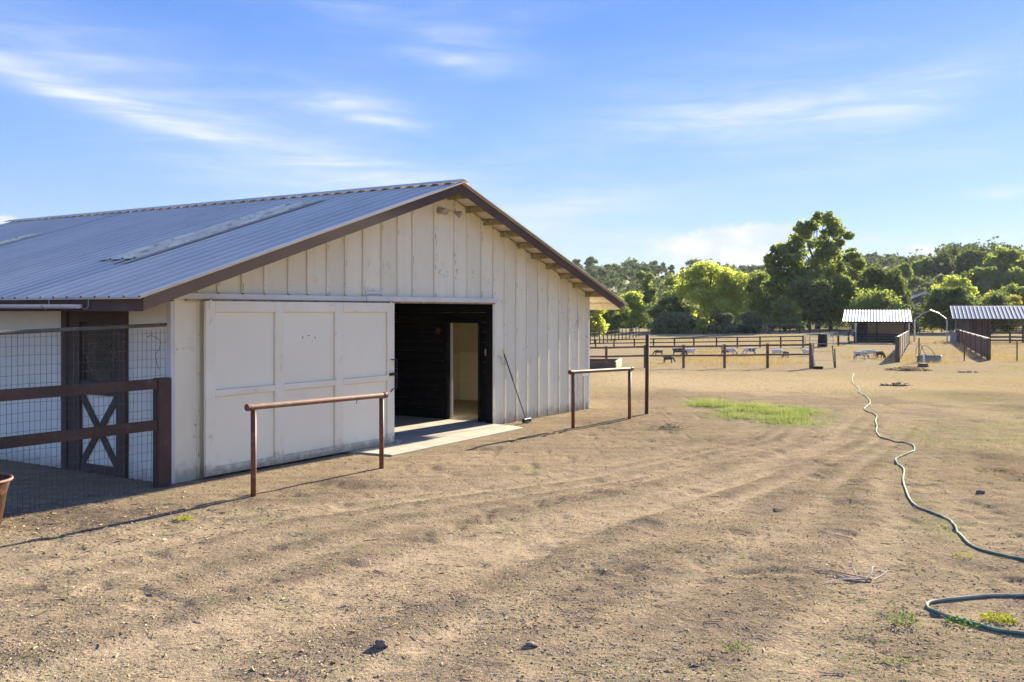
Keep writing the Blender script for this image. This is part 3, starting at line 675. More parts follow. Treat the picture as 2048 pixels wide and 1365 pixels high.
    for x, z in ((2.86, 2.46), (5.57, 2.47)): P('hook', MB().tube([(x, -.03, z + .03), (x, -.06, z + .02), (x, -.06, z - .02), (x + .015, -.07, z - .03)], .006, 5), M['steel'])
    # peeled paint, nail heads and runs on the front wall
    def wp(u, v, c=0.):
        r = (u - CX) / FOC; d2 = (-math.sin(TH), math.cos(TH)); Yd = (c + C0[0] * d2[0] + C0[1] * d2[1]) / (r * d2[0] + d2[1]); return to_barn(r * Yd, Yd)[0], CAMH + (HOR - v) / FOC * Yd
    g = np.random.default_rng(31); fl = MB()
    for u, v, n, sx, sz in ((877, 546, 10, .03, .06), (886, 552, 9, .05, .03), (911, 548, 9, .03, .06), (942, 547, 12, .03, .07), (985, 545, 8, .03, .06), (993, 541, 8, .03, .04), (970, 562, 12, .08, .05), (735, 527, 6, .03, .04), (770, 531, 10, .04, .05), (745, 588, 18, .09, .03), (738, 585, 10, .03, .05),
                            (1152, 655, 46, .05, .16), (1148, 668, 20, .05, .08), (1156, 640, 14, .03, .08), (1140, 690, 10, .06, .05), (1122, 622, 8, .04, .04), (1158, 632, 8, .05, .03), (1101, 616, 6, .02, .04), (978, 586, 8, .08, .02), (1128, 560, 5, .02, .05), (870, 470, 10, .012, .12), (871, 500, 8, .012, .12), (1040, 590, 4, .02, .03),
                            (1172, 700, 14, .05, .12), (1150, 725, 8, .06, .08), (352, 700, 6, .03, .1), (388, 845, 5, .02, .06), (1000, 604, 8, .05, .02), (1075, 540, 4, .03, .03)):
        x0, z0 = wp(u, v)
        for _ in range(n):
            x = x0 + g.normal() * sx; z = z0 + g.normal() * sz; w = g.uniform(.006, .017); h = w * g.uniform(.6, 2.6)
            if x < .03 or x > 11.33: continue
            fl.add([(x - w/2, -.0275, z), (x + g.uniform(-.2, .2) * w, -.0275, z - h * .5), (x + w/2, -.0275, z + g.uniform(-.2, .2) * h), (x + g.uniform(-.2, .2) * w, -.0275, z + h * .5)], [(0, 1, 2, 3)])
    P('peeled_paint', fl, M['peel'], kind='stuff')
    nl = MB()
    for x in bat:
        z = g.uniform(.2, .5) if not (.5 < x < 7.44) else HZ + .15
        while z < zr(x) - .15:
            nl.box(x - .005, x + .005, -.0285, -.0262, z, z + .010)
            if g.random() < .6: nl.box(x - .003 + g.uniform(-.004, .004), x + .002, -.0275, -.0264, z - g.uniform(.03, .10), z)
            z += g.uniform(.38, .62)
    P('nail_heads', nl, M['peel'], kind='stuff')
    return B
make_barn()

# ---------------------------------------------------------------- helpers for things placed in the barn's directions
def bw(x, y, z=0):
    return (C0[0] + x * math.cos(TH) - y * math.sin(TH), C0[1] + x * math.sin(TH) + y * math.cos(TH), z)

# side fence that carries on the line of the front wall
def side_fence():
    T = empty('board_fence', bw(-.19, -.1, 0), TH, 'dark brown two rail board fence with wire mesh joined to the barn corner', 'fence')
    o = lambda x, y, z: (x + .19, y + .1, z)
    def box(mb, x0, x1, y0, y1, z0, z1): return mb.box(x0 + .19, x1 + .19, y0 + .1, y1 + .1, z0, z1)
    box(MB(), -.295, -.1, -.16, -.04, -.1, 1.365).build('post', M['fencebrown'], T, bevel=.006)
    box(MB(), -3.1, -2.92, -.16, -.04, -.1, 1.365).build('post', M['fencebrown'], T, bevel=.006)
    box(MB(), -5.6, -5.42, -.16, -.04, -.1, 1.365).build('post', M['fencebrown'], T, bevel=.006)
    for a, b in ((-2.918, -.297), (-5.418, -3.102)):
        for z in (1.233, .72): box(MB(), a, b, -.142, -.10, z, z + .127).build('rail', M['fencebrown'], T, bevel=.004)
    MB().tube([o(-4.6, -.05, 1.99), o(-2.3, -.05, 1.965), o(-.1, -.05, 2.03)], .023, 8).build('top_pole', M['greywood'], T)
    w = MB(); y = -.075
    for k in range(66):
        x = -.14 - k * .066
        jx = RNG.uniform(-.012, .012)
        pts = [(x + jx, y, -.02), (x + RNG.uniform(-.008, .008), y + RNG.uniform(-.01, .01), .6), (x + RNG.uniform(-.008, .008), y + RNG.uniform(-.01, .01), 1.2), (x, y, 1.97)]
        for p, q in zip(pts[:-1], pts[1:]): w.bar(o(*p), o(*q), .0035, .0035)
    for k in range(19):
        z = .03 + k * .105
        pts = [(-.12 - j * .45, y + .003, z + RNG.uniform(-.008, .008)) for j in range(11)]
        for p, q in zip(pts[:-1], pts[1:]): w.bar(o(*p), o(*q), .0035, .0035)
    w.build('wire_mesh', M['wire'], T, kind='stuff')
    w = MB()
    for k, (x, z) in enumerate(((-.33, 1.88), (-.25, 1.83), (-.2, 1.74), (-.27, 1.66), (-.22, 1.55), (-.30, 1.5))):
        pass
    w.tube([o(-.42, -.09, 1.88), o(-.36, -.10, 1.90), o(-.28, -.10, 1.87), o(-.22, -.1, 1.82), o(-.24, -.1, 1.72), o(-.3, -.1, 1.66), o(-.27, -.1, 1.52), o(-.24, -.1, 1.47)], .004, 5)
    w.build('loose_wire', M['wire'], T)
    x, y, _ = bw(-.95, 2.6); 
    t = MB().box(-.035, .035, -.02, .02, 0, 1.62).build('wooden_stake', M['palewood'], None, bevel=.003)
    px, py, pz = gp(44, 921); t.location = (px, py, pz - .03); t.rotation_euler = (0, 0, TH)
    t.scale = (1, 1, .86)
    tag(t, 'pale weathered wooden stake upright behind the wire mesh fence', 'stake')
side_fence()

def hitch(name, label, p0, p1, h, group, matr, hook=False):
    x0, y0, z0 = p0; x1, y1, z1 = p1; d = Vector((x1 - x0, y1 - y0, 0)); ln = d.length; d.normalize(); rz = math.atan2(d.y, d.x)
    T = empty(name, (x0, y0, min(z0, z1)), rz, label, 'hitching rail', group)
    r = .033
    MB().tube([(0, 0, -.1), (0, 0, h - .03)], r, 14).build('post', M['rust'], T, smooth=True)
    MB().tube([(ln, 0, -.1), (ln, 0, h - .05)], r, 14).build('post', M['rust'], T, smooth=True)
    a, b = -.08, ln + .075; zz = lambda x: h + .03 * 0 - .035 * x / ln
    MB().tube([(a, 0, zz(a)), (b, 0, zz(b))], .036, 14).build('rail', matr, T, smooth=False)
    for x in (a, b): MB().tube([(x - .025, 0, zz(x)), (x + .025, 0, zz(x))], .043, 14).build('end_cap', M['rust'], T, smooth=False)
    if hook: MB().tube([(ln * .78, 0, h - .06), (ln * .78 + .012, 0, h - .075), (ln * .78 - .01, 0, h - .09), (ln * .78, 0, h - .11)], .005, 5).build('hook', M['iron'], T)
g_ = 'pipe hitching rails in front of the barn'
hitch('hitching_rail', 'rust red pipe hitching rail in front of the white sliding door', gp(507, 993), gp(763, 938), 1.06, g_, M['rustlight'], True)
hitch('hitching_rail', 'rust red pipe hitching rail at the right corner of the barn', gp(1146, 857), gp(1259, 838), 1.06, g_, M['rustlight'])
x, y, z = gp(1293, 828)
tag(MB().tube([(x, y, z - .2), (x + .02, y, z + 1.70)], .040, 12).build('steel_post', M['rustdark'], smooth=True), 'single tall dark rusted steel post beside the right hitching rail', 'post')
def broom():
    T = empty('broom', bw(8.05, -.25, .03), TH, 'broom with black handle and yellow tip leaning on the barn wall', 'broom')
    a = Vector((.0, -.13, .05)); b = Vector((-.33, .205, 1.42))
    MB().tube([a, a.lerp(b, .94)], .012, 8).build('handle', M['iron'], T); MB().tube([a.lerp(b, .941), b], .013, 8).build('grip', M['yellow'], T)
    MB().box(-.12, .14, -.17, -.10, -.01, .07).build('brush_head', M['iron'], T, bevel=.01)
    m = MB()
    for k in range(26): x = -.1 + k * .009; m.bar((x, -.13 + RNG.uniform(-.03, .03), .0), (x + RNG.uniform(-.02, .02), -.15 + RNG.uniform(-.03, .03), -.05), .006, .006)
    m.build('bristles', M['pvc'], T, kind='stuff')
broom()
x, y, z = gp(0, 1044)
T = empty('rusty_tub', (-5.50, 9.75, 0), 0, 'rusted tapered steel tub with a rolled rim at the left edge', 'tub')
MB().lathe([(.22, 0), (.245, .02), (.375, .47), (.39, .485), (.36, .48), (.29, .03), (.001, .03)], 28).build('body', M['tub'], T, smooth=True)
MB().tube([(.385 * math.cos(a), .385 * math.sin(a), .485) for a in np.linspace(0, 2 * math.pi, 33)], .016, 8, cap=False).build('rim', M['rust'], T, smooth=True)

# ---------------------------------------------------------------- hose
def smooth_path(P, n=8):
    out = []
    P = [Vector(p) for p in P]
    for i in range(len(P) - 1):
        p0 = P[max(i-1, 0)]; p1 = P[i]; p2 = P[i+1]; p3 = P[min(i+2, len(P)-1)]
        for k in range(n):
            t = k / n; out.append(.5 * ((2*p1) + (p2 - p0)*t + (2*p0 - 5*p1 + 4*p2 - p3)*t*t + (-p0 + 3*p1 - 3*p2 + p3)*t**3))
    out.append(P[-1]); return out
hp = [(1708, 748), (1704, 757), (1706, 767), (1719, 781), (1717, 785), (1733, 795), (1740, 807), (1729, 819), (1752, 832), (1751, 844), (1754, 854), (1753, 866), (1768, 876), (1800, 885), (1825, 891),
      (1826, 903), (1795, 915), (1792, 922), (1800, 930), (1808, 941), (1806, 960), (1810, 976), (1817, 994), (1831, 1011), (1870, 1027), (1902, 1043), (1920, 1068), (1941, 1089), (1977, 1105), (2048, 1122), (2130, 1145), (2230, 1165), (2260, 1180), (2200, 1190),
      (2120, 1192), (2048, 1193), (1983, 1191), (1920, 1195), (1870, 1202), (1854, 1212), (1864, 1222), (1902, 1236), (1955, 1250), (2001, 1262), (2048, 1270), (2150, 1285)]
pts = [gp(*p) for p in hp]; path = []
for p in smooth_path(pts, 8): path.append((p.x, p.y, float(gz(p.x, p.y)) + .011))
tag(MB().tube(path, .0125, 8).build('garden_hose', M['hose'], smooth=True), 'faded green garden hose winding across the dirt on the right', 'hose')

# ---------------------------------------------------------------- small things on the dirt
def sticks(name, label, uv, spec, m, cat):
    x, y, z = gp(*uv); T = empty(name, (x, y, z), 0, label, cat); 
    for s in spec:
        MB().tube(smooth_path([Vector(p) for p in s[0]], 4), [s[1] * (1 - .6 * i / (4 * (len(s[0]) - 1))) for i in range(4 * (len(s[0]) - 1) + 1)], 5).build('stick', s[2] if len(s) > 2 else m, T)
rs = RNG
def rnd_stick(x0, y0, ang, ln, lift=0, r=.005):
    pts = []; x, y, z = x0, y0, .015
    for k in range(5): pts.append((x, y, z)); ang += rs.uniform(-.25, .25); x += math.cos(ang) * ln / 4; y += math.sin(ang) * ln / 4; z = max(.01, z + lift * (1 if k < 3 else -.3))
    return (pts, r)
sp = [(*rnd_stick(.07, -.04, R(178), .55, 0, .012), M['stick']), (*rnd_stick(.1, -.05, R(172), .62, .004, .007), M['brushwood']), (*rnd_stick(.1, -.03, R(165), .55, .01, .006), M['brushwood']), (*rnd_stick(.0, .0, R(75), .22, .025, .008), M['stick']),
      (*rnd_stick(.05, -.05, R(38), .28, .018, .009), M['stick']), (*rnd_stick(.12, -.06, R(30), .26, .010, .009), M['stick']), (*rnd_stick(-.05, 0, R(140), .3, .012, .006), M['stick']), (*rnd_stick(-.2, .02, R(185), .4, 0, .005), M['brushwood']), (*rnd_stick(.12, -.02, R(190), .5, .006, .006), M['stick'])]
sticks('stick_pile', 'small pile of bleached dry sticks lying on the dirt', (1715, 1156), sp, M['stick'], 'sticks')
sp = [rnd_stick(rs.uniform(-.25, .25), rs.uniform(-.12, .12), rs.uniform(0, 6.3), rs.uniform(.12, .35), rs.uniform(.005, .04), .005) for _ in range(34)]
sticks('brush_pile', 'low heap of dark dry twigs beside the green grass patch', (1335, 858), sp, M['brushwood'], 'twigs')
for i, (uv, s, lab) in enumerate((((763, 1298), (.042, .034, .034), 'dark stone on the dirt near the bottom left of centre'), ((1062, 1296), (.046, .028, .017), 'flat brown stone on the dirt near the bottom centre'), ((1961, 986), (.05, .035, .025), 'small stone standing in for a dark hole in the dirt right of the upper hose strand'))):  # the third stone stands in for a dark hole
    bm = bmesh.new(); bmesh.ops.create_icosphere(bm, subdivisions=3, radius=1)
    for v in bm.verts:
        n = v.co.normalized(); k = 1 + .28 * (vnoise(n.x * 2 + 9, n.y * 2 + n.z * 1.7 + i * 5, i) - .5) * 2; v.co = Vector((n.x * s[0], n.y * s[1], max(n.z, -.6) * s[2])) * float(k)
    me = bpy.data.meshes.new('rock'); bm.to_mesh(me); bm.free(); me.materials.append(M['rock']); o = bpy.data.objects.new('rock', me); COL.objects.link(o)
    x, y, z = gp(*uv); o.location = (x, y, z + s[2] * .4); tag(o, lab, 'stone')
def weed(uv, label, m, size, n, flat=.5):
    x, y, z = gp(*uv); V = []; F = []
    for k in range(n):
        a = RNG.uniform(0, 6.28); r = size * math.sqrt(RNG.uniform(0, 1)); cx = r * math.cos(a); cy = r * math.sin(a); cz = RNG.uniform(0, size * flat) * (1 - .6 * r / size)
        b = RNG.uniform(0, 6.28); l = size * RNG.uniform(.12, .26); w = l * .32; up = RNG.uniform(.1, .9)
        d = Vector((math.cos(b), math.sin(b), up)).normalized() * l; s = Vector((-math.sin(b), math.cos(b), 0)) * w
        c = Vector((cx, cy, cz + .005)); o = len(V); V += [c, c + d * .5 + s, c + d, c + d * .5 - s]; F.append((o, o+1, o+2, o+3))
    ob = npmesh('weed', np.array([tuple(v) for v in V]), np.array(F), m); ob.location = (x, y, z); tag(ob, label, 'weed')
weed((1806, 1250), 'leafy green weed left of the hose loop', L['weed'], .11, 160, .9)
weed((1998, 1238), 'low yellow green weed clump inside the hose loop', L['weedyellow'], .12, 300, .35)
weed((1925, 1248), 'sparse green weed across the lower strand of the hose', L['weed'], .12, 110, .3)
weed((368, 1038), 'bright green tuft in the dirt left of the sliding door', L['weedyellow'], .10, 240, .3)
weed((1475, 1302), 'small flat green weed near the bottom of the dirt drive', L['weed'], .10, 90, .2)
weed((1925, 1112), 'yellowish green weed under the upper strand of the hose', L['weedyellow'], .09, 90, .25)
weed((1790, 1330), 'pale green weed at the bottom right of the dirt', L['weed'], .09, 70, .2)

# ---------------------------------------------------------------- pasture fences, gates and shelters
def rail_fence(label, group, us, vb, vt, r1, r2, m, pw, rh, name='pasture_fence', endpost=None, rails=2):
    """posts at photo columns us; vb base row; vt(u) top row; r1, r2 = rail rows as functions of u"""
    P0 = [gp(u, vb(u)) for u in us]; T = empty(name, P0[0], 0, label, 'fence', group); o = Vector(P0[0]); Ps = []
    for i, (u, p) in enumerate(zip(us, P0)):
        h = (vb(u) - vt(u)) / FOC * p[1]; w = pw * (1.6 if endpost and i == len(us) - 1 else 1)
        MB().box(p[0] - o.x - w / 2, p[0] - o.x + w / 2, p[1] - o.y - w / 2, p[1] - o.y + w / 2, p[2] - o.z - .1, p[2] - o.z + h).build('post', m, T)
    for rr in (r1, r2):
        for i in range(len(us) - 1):
            a, b = P0[i], P0[i+1]; za = (vb(us[i]) - rr(us[i])) / FOC * a[1] + a[2]; zb = (vb(us[i+1]) - rr(us[i+1])) / FOC * b[1] + b[2]
            q = pw / 2 + .02
            MB().bar((a[0] - o.x, a[1] - o.y - q, za - o.z), (b[0] - o.x - .01, b[1] - o.y - q, zb - o.z), .035, rh).build('rail', m, T)
lin = lambda a, b, va, vb_: (lambda u: va + (vb_ - va) * (u - a) / (b - a))
rail_fence('nearer brown two rail pasture fence running right from the barn', None, [975, 1054, 1133, 1212.5, 1290, 1367, 1449, 1535, 1623], lambda u: 737, lin(1180, 1620, 693, 686), lin(1180, 1620, 696, 690), lin(1180, 1620, 713.5, 709), M['farbrown'], .12, .095, endpost=True)
rail_fence('farther dark two rail pasture fence in the middle of the field', None, [1070, 1110, 1150, 1191, 1228, 1268.6, 1307, 1349, 1387.6, 1433, 1474.7, 1520, 1561.4, 1606], lin(1180, 1606, 694, 696), lin(1180, 1606, 679, 671.5), lin(1180, 1606, 680.5, 673), lin(1180, 1606, 687.5, 681.5), M['blackrail'], .11, .09)
def back_fence():
    us = list(np.linspace(1296, 1700, 21)); P0 = [gp(u, 667.5) for u in us]; T = empty('pipe_fence', P0[0], 0, 'long dark pipe fence at the foot of the trees', 'fence'); o = Vector(P0[0])
    for p in P0: MB().tube([(p[0] - o.x, p[1] - o.y, -.1), (p[0] - o.x, p[1] - o.y, 1.25)], .05, 6).build('post', M['blackrail'], T)
    for h in (1.25, .85, .45): MB().tube([(p[0] - o.x, p[1] - o.y, h) for p in (P0[0], P0[-1])], .035, 6).build('rail', M['blackrail'] if h < 1 else M['tank'], T)
    us = [1180, 1189, 1199, 1207, 1215, 1223, 1230, 1237, 1244.5, 1252, 1259, 1266, 1272, 1278]
    T = None
    for i, u in enumerate(us):
        vb = 690 - (i * 1.25); p = gp(u, vb)
        if T is None: T = empty('wire_fence', p, 0, 'thin wire fence of small posts running back to the trees beside the barn', 'fence'); o = Vector(p); pv = None
        MB().box(p[0] - o.x - .05, p[0] - o.x + .05, p[1] - o.y - .05, p[1] - o.y + .05, -.1, 1.15).build('post', M['planter'], T)
        if pv:
            for h in (.4, .75, 1.1): MB().bar((pv[0] - o.x, pv[1] - o.y, h), (p[0] - o.x, p[1] - o.y, h), .015, .015).build('wire', M['wire'], T)
        pv = p
back_fence()
def field_gate():
    a = gp(1627, 738); b = gp(1671, 736); T = empty('wire_gate', a, 0, 'slanting grey pipe gate frame at the end of the nearer fence', 'gate'); o = Vector(a)
    h = (738 - 686) / FOC * a[1]
    MB().tube([(.08, 0, -.05), (-.08, 0, h)], .035, 8).build('post', M['pipe'], T)
    MB().tube([(b[0] - o.x, b[1] - o.y, -.05), (b[0] - o.x - .05, b[1] - o.y, 1.02)], .035, 6).build('post', M['tpost'], T)
    MB().tube([(b[0] - o.x - .02, b[1] - o.y + .1, -.02), (b[0] - o.x - .14, b[1] - o.y + .1, 1.15)], .028, 6).build('post', M['tpost'], T)
    for z in (1.30, .9, .45): MB().bar((-.05, 0, z), (b[0] - o.x, b[1] - o.y, z - .06), .02, .02).build('wire', M['steel'], T)
    p = gp(1636, 738); tag(MB().lathe([(.24, 0), (.27, .12), (.25, .12), (.22, .03), (.001, .03)], 16).build('rubber_pan', M['mat']), 'black rubber feed pan on the ground at the gate post', 'feed pan').location = (p[0], p[1], p[2])
    a = gp(1610, 694); b = gp(1666, 694); T = empty('pipe_gate', a, 0, 'silver pipe corral panel behind the end of the fences', 'gate'); o = Vector(a); X = b[0] - a[0]
    for x in (0, .42, X * .55, X): MB().tube([(x, 0, -.05), (x, 0, 1.15)], .035, 6).build('upright', M['pipe'], T)
    for z in (.25, .55, .85, 1.12): MB().tube([(0, 0, z), (X, 0, z)], .025, 6).build('rail', M['pipe'], T)
    p = gp(1654, 695); T = empty('hay_feeder', (p[0], p[1] + 1.2, p[2]), 0, 'dark upright hay feeder with a pale torn top beside the pipe panel', 'feeder')
    MB().lathe([(.44, 0), (.40, .9), (.36, 1.1), (.001, 1.1)], 10).build('body', M['mat'], T)
    m = MB()
    for k in range(8): a_ = k * .8; m.tube([(.42 * math.cos(a_) + .3, .42 * math.sin(a_), .5), (.3 * math.cos(a_) + .3, .3 * math.sin(a_), 1.15)], .03, 5)
    m.build('cage', M['pvc'], T)
field_gate()
def corrugated(x0, x1, y0, z0, y1, z1, pitch, h, m, parent, name='roof_sheet', per=4, rw=(.12, .32, .44)):
    n = max(1, int(round((x1 - x0) / pitch))); pitch = (x1 - x0) / n; k = 0
    while k < n:
        c = min(per, n - k); mb = MB(); pts = []
        for j in range(c):
            b = x0 + (k + j) * pitch; pts += [(b, 0), (b + pitch * rw[0], h), (b + pitch * rw[1], h), (b + pitch * rw[2], 0)]
        pts.append((x0 + (k + c) * pitch, 0)); nn = len(pts)
        mb.v = [(x, y0, z0 + a) for x, a in pts] + [(x, y1, z1 + a) for x, a in pts] + [(x, y0, z0 + a - .012) for x, a in pts] + [(x, y1, z1 + a - .012) for x, a in pts]
        for i in range(nn - 1): mb.f += [(i, i+1, nn+i+1, nn+i), (2*nn+i+1, 2*nn+i, 3*nn+i, 3*nn+i+1), (i, 2*nn+i, 2*nn+i+1, i+1)]
        mb.build(name, m, parent); k += c
def shelter_a():
    p = gp(1711, 685); Y = p[1]; o = Vector((p[0], Y, -.9)); T = empty('animal_shelter', o, R(-21), 'open horse shelter with a white corrugated roof and pale inner wall', 'shelter', 'field shelters')
    S = Y / FOC; K = S / 1.07; W = (1818 - 1711) * K; x = lambda u: (u - 1711) * K
    ez = CAMH - 20.5 * S + .9; D = 5.6
    corrugated(x(1684), x(1823), -.7, ez, D, ez + 1.15, .30, .055, M['shedroof'], T)
    for u, m in ((1711, 'pvc'), (1817, 'pvc'), (1733, 'blackrail'), (1754, 'blackrail'), (1809, 'blackrail')): MB().box(x(u) - .07, x(u) + .07, -.07, .07, -.1, ez - .02 + .1).build('post', M[m], T)
    MB().box(x(1710), x(1819), -.12, -.075, ez - .14, ez + .01).build('beam', M['blackrail'], T)
    for k in range(7): 
        a = x(1712) + k * (W - .1) / 7; MB().box(a, a + (W - .1) / 7 - .02, D - .4, D - .35, -.05, ez + .75).build('wall_board', M['shedwall'], T)
    MB().box(x(1712) - .02, x(1712) + .04, .1, D - .42, 0, ez + .2).build('side_wall', M['barngrey'], T)
    MB().box(x(1818) - .04, x(1818) + .02, .1, D - .42, 0, ez + .2).build('side_wall', M['barngrey'], T)
    MB().box(x(1714), x(1732), 1.2, 1.26, 0, ez + .3).build('partition', M['barngrey'], T)
    for k in range(4): MB().box(x(1734), x(1808), -.02, .02, .02 + k * .22, .21 + k * .22).build('front_board', M['blackrail'], T)
    for k in range(4): MB().box(x(1713), x(1731), -.02, .02, .02 + k * .22, .21 + k * .22).build('front_board', M['blackrail'], T)
    rail_fence('short dark rail fence left of the white roofed shelter', None, [1676.5, 1697, 1709], lambda u: 693 - (u - 1676) * .2, lambda u: 671.5 - (u > 1690) * 7, lambda u: 673.5 - (u > 1700) * 3, lambda u: 684, M['blackrail'], .14, .11, name='corral_fence')
shelter_a()
def shelter_b():
    p = gp(1914, 684); Y = p[1]; o = Vector((p[0], Y, -.9)); T = empty('animal_shelter', o, R(-21), 'open shelter with a grey ribbed metal roof at the right edge', 'shelter', 'field shelters')
    S = Y / FOC; x = lambda u: (u - 1914) * S / 1.10; ez = CAMH - 14.5 * S + .9; D = 3.7; R_ = 2260
    corrugated(x(1904), x(R_), -.6, ez, D, ez + 1.30, .37, .022, M['shedroof2'], T, per=3, rw=(.06, .12, .18))
    MB().box(x(1906), x(R_), -.56, -.5, ez - .16, ez - .02).build('beam', M['brown'], T)
    for u in (1914, 1979, 2043, 2110, 2180, 2250): MB().box(x(u) - .08, x(u) + .08, -.08, .08, -.1, ez).build('post', M['brown'], T)
    n = 11; w = (x(1978) - x(1915)) / n
    for k in range(n): MB().box(x(1915) + k * w, x(1915) + (k + 1) * w - .015, -.02, .02, 0, ez - .1).build('wall_board', M['barngrey'] if k < 4 else M['panelbrown'], T)
    MB().box(x(1915), x(1915) + .05, .1, D - .3, 0, ez + .2).build('side_wall', M['barngrey'], T)
    for z in (.95, .55, .2):
        MB().bar((x(1980), -.1, z), (x(R_), -.1, z), .05, .16).build('rail', M['blackrail'], T)
    for z in (1.7, 1.3): MB().bar((x(1980), D, z), (x(R_), D, z), .05, .10).build('rail', M['blackrail'], T)
    rail_fence('dark rail fence in front of the grey roofed shelter', None, [1979, 2020, 2062, 2105, 2150], lambda u: 687, lambda u: 663, lambda u: 666, lambda u: 675, M['blackrail'], .12, .12, name='corral_fence')
shelter_b()
def panel_fence(label, near, far, ntop, ftop, n):
    a = gp(*near); b = gp(*far); T = empty('panel_fence', a, 0, label, 'fence', 'rust brown panel fences beside the grassy lane'); o = Vector(a)
    ha = (near[1] - ntop) / FOC * a[1]; hb = (far[1] - ftop) / FOC * b[1]
    A = Vector(a) - o; Bv = Vector(b) - o
    for i in range(n + 1):
        p = A.lerp(Bv, i / n); h = ha + (hb - ha) * i / n; w = .2 if i == 0 else .11
        MB().box(p.x - w/2, p.x + w/2, p.y - w/2, p.y + w/2, -.1, h + .02).build('post', M['brown'], T)
    d = (Bv - A).normalized(); m_ = n * 3
    for i in range(m_):
        p = A.lerp(Bv, (i + .06) / m_); q = A.lerp(Bv, (i + .94) / m_); h = ha + (hb - ha) * i / m_ - .08
        mb = MB(); k = 4
        for j in range(k):
            s = p.lerp(q, j / k); e = p.lerp(q, (j + .8) / k); mb.add([(s.x, s.y, .05), (e.x, e.y, .05), (e.x, e.y, h), (s.x, s.y, h), (s.x + .03, s.y, .05), (e.x + .03, e.y, .05), (e.x + .03, e.y, h), (s.x + .03, s.y, h)], [(0,1,2,3),(7,6,5,4),(0,3,7,4),(1,5,6,2),(3,2,6,7)])
        mb.build('panel', M['panelbrown'], T)
    MB().tube([A + Vector((0, 0, ha)), Bv + Vector((0, 0, hb))], .03, 6).build('top_pipe', M['pipe'], T)
panel_fence('rust brown panel fence on the left side of the grassy lane', (1795, 725), (1818, 687), 674, 661.5, 7)
panel_fence('rust brown panel fence on the right side of the grassy lane', (1977, 721), (1913, 684), 677, 659, 7)
def arch():
    a = gp(1828, 684); b = gp(1894.5, 684); T = empty('carport_frame', a, 0, 'bare white pipe carport frame with a peaked roof across the lane', 'frame'); W = b[0] - a[0]; S = a[1] / FOC; H1 = 42 * S; H2 = 63 * S
    for dx, dy in ((0, 0), (.90, 2.1), (1.86, 4.2)):
        pts = [(dx, dy, -.05), (dx, dy, H1), (dx + .08, dy, H1 + .18), (dx + W * .25, dy, H2 - .32), (dx + W * .5, dy, H2), (dx + W * .75, dy, H2 - .32), (dx + W - .08, dy, H1 + .18), (dx + W, dy, H1), (dx + W, dy, -.05)]
        MB().tube(pts, .05, 8).build('hoop', M['pipe'], T)
    for x, z in ((0, H1), (W * .5, H2), (W, H1)): MB().tube([(x, 0, z), (x + 1.86, 4.2, z)], .035, 6).build('purlin', M['pipe'], T)
    p = gp(1907, 687); T2 = empty('pallet_stack', p, 0, 'pale leaning pallets and boards beside the carport frame', 'boards')
    for k in range(3): MB().bar((k * .16 - .2, 0, .0), (k * .16 - .05, .2, 1.25 - k * .15), .3, .05, up=(0, 1, 0)).build('board', M['palewood'], T2)
arch()
def tank():
    a = gp(1858, 725); S = a[1] / FOC; T = empty('stock_tank', a, 0, 'blue grey oval metal stock tank in the paddock', 'water tank'); w = 24 * S
    MB().lathe([(.95, 0), (1, .03), (1, .15), (1.015, .17), (1, .19), (1, .37), (1.03, .40), (1, .41), (.96, .39), (.95, .1), (.001, .1)], 28, sx=w, sy=.34).build('body', M['tank'], T)
    MB().lathe([(.94, .30), (.001, .301)], 24, sx=w, sy=.33).build('water', mat('tank_water', (.02, .03, .03), None, 1, .08), T)
    for dx, h, tilt in ((-.62, 1.05, .25), (-.35, 1.0, .5)): MB().tube(smooth_path([Vector((dx - .15, 0, .3)), Vector((dx - .12, 0, h * .8)), Vector((dx + .1, 0, h)), Vector((dx + tilt, 0, h * .75)), Vector((dx + tilt + .22, 0, .35))], 5), .016, 6).build('wire_hoop', M['tpost'], T)
    p = gp(1847.5, 727); MB().tube([(p[0] - a[0], p[1] - a[1], -.05), (p[0] - a[0], p[1] - a[1], .60)], .055, 8).build('float_pipe', M['pvc'], T)
    p = gp(1846, 734); t = MB().lathe([(.30, -.05), (.26, .1), (.22, .20), (.001, .21)], 12).build('tree_stump', M['bark']); t.location = p; tag(t, 'short dark tree stump in front of the stock tank', 'stump')
    us = [(1838, 726, 676), (1928.5, 722.5, 682), (2034, 723, 683), (2140, 723, 683)]
    P0 = [gp(u, v) for u, v, _ in us]; o = Vector(P0[0]); T = empty('wire_fence', P0[0], 0, 'thin steel post and wire fence right of the stock tank', 'fence')
    for p, (u, v, tv) in zip(P0, us): MB().box(p[0]-o.x-.03, p[0]-o.x+.03, p[1]-o.y-.02, p[1]-o.y+.02, -.1, (v-tv)/FOC*p[1]).build('post', M['rustdark'], T)
    for p, q in zip(P0[:-1], P0[1:]):
        for h in (.45, .8, 1.1): MB().bar((p[0]-o.x, p[1]-o.y, h), (q[0]-o.x, q[1]-o.y, h - .01), .008, .008).build('wire', M['wire'], T)
tank()
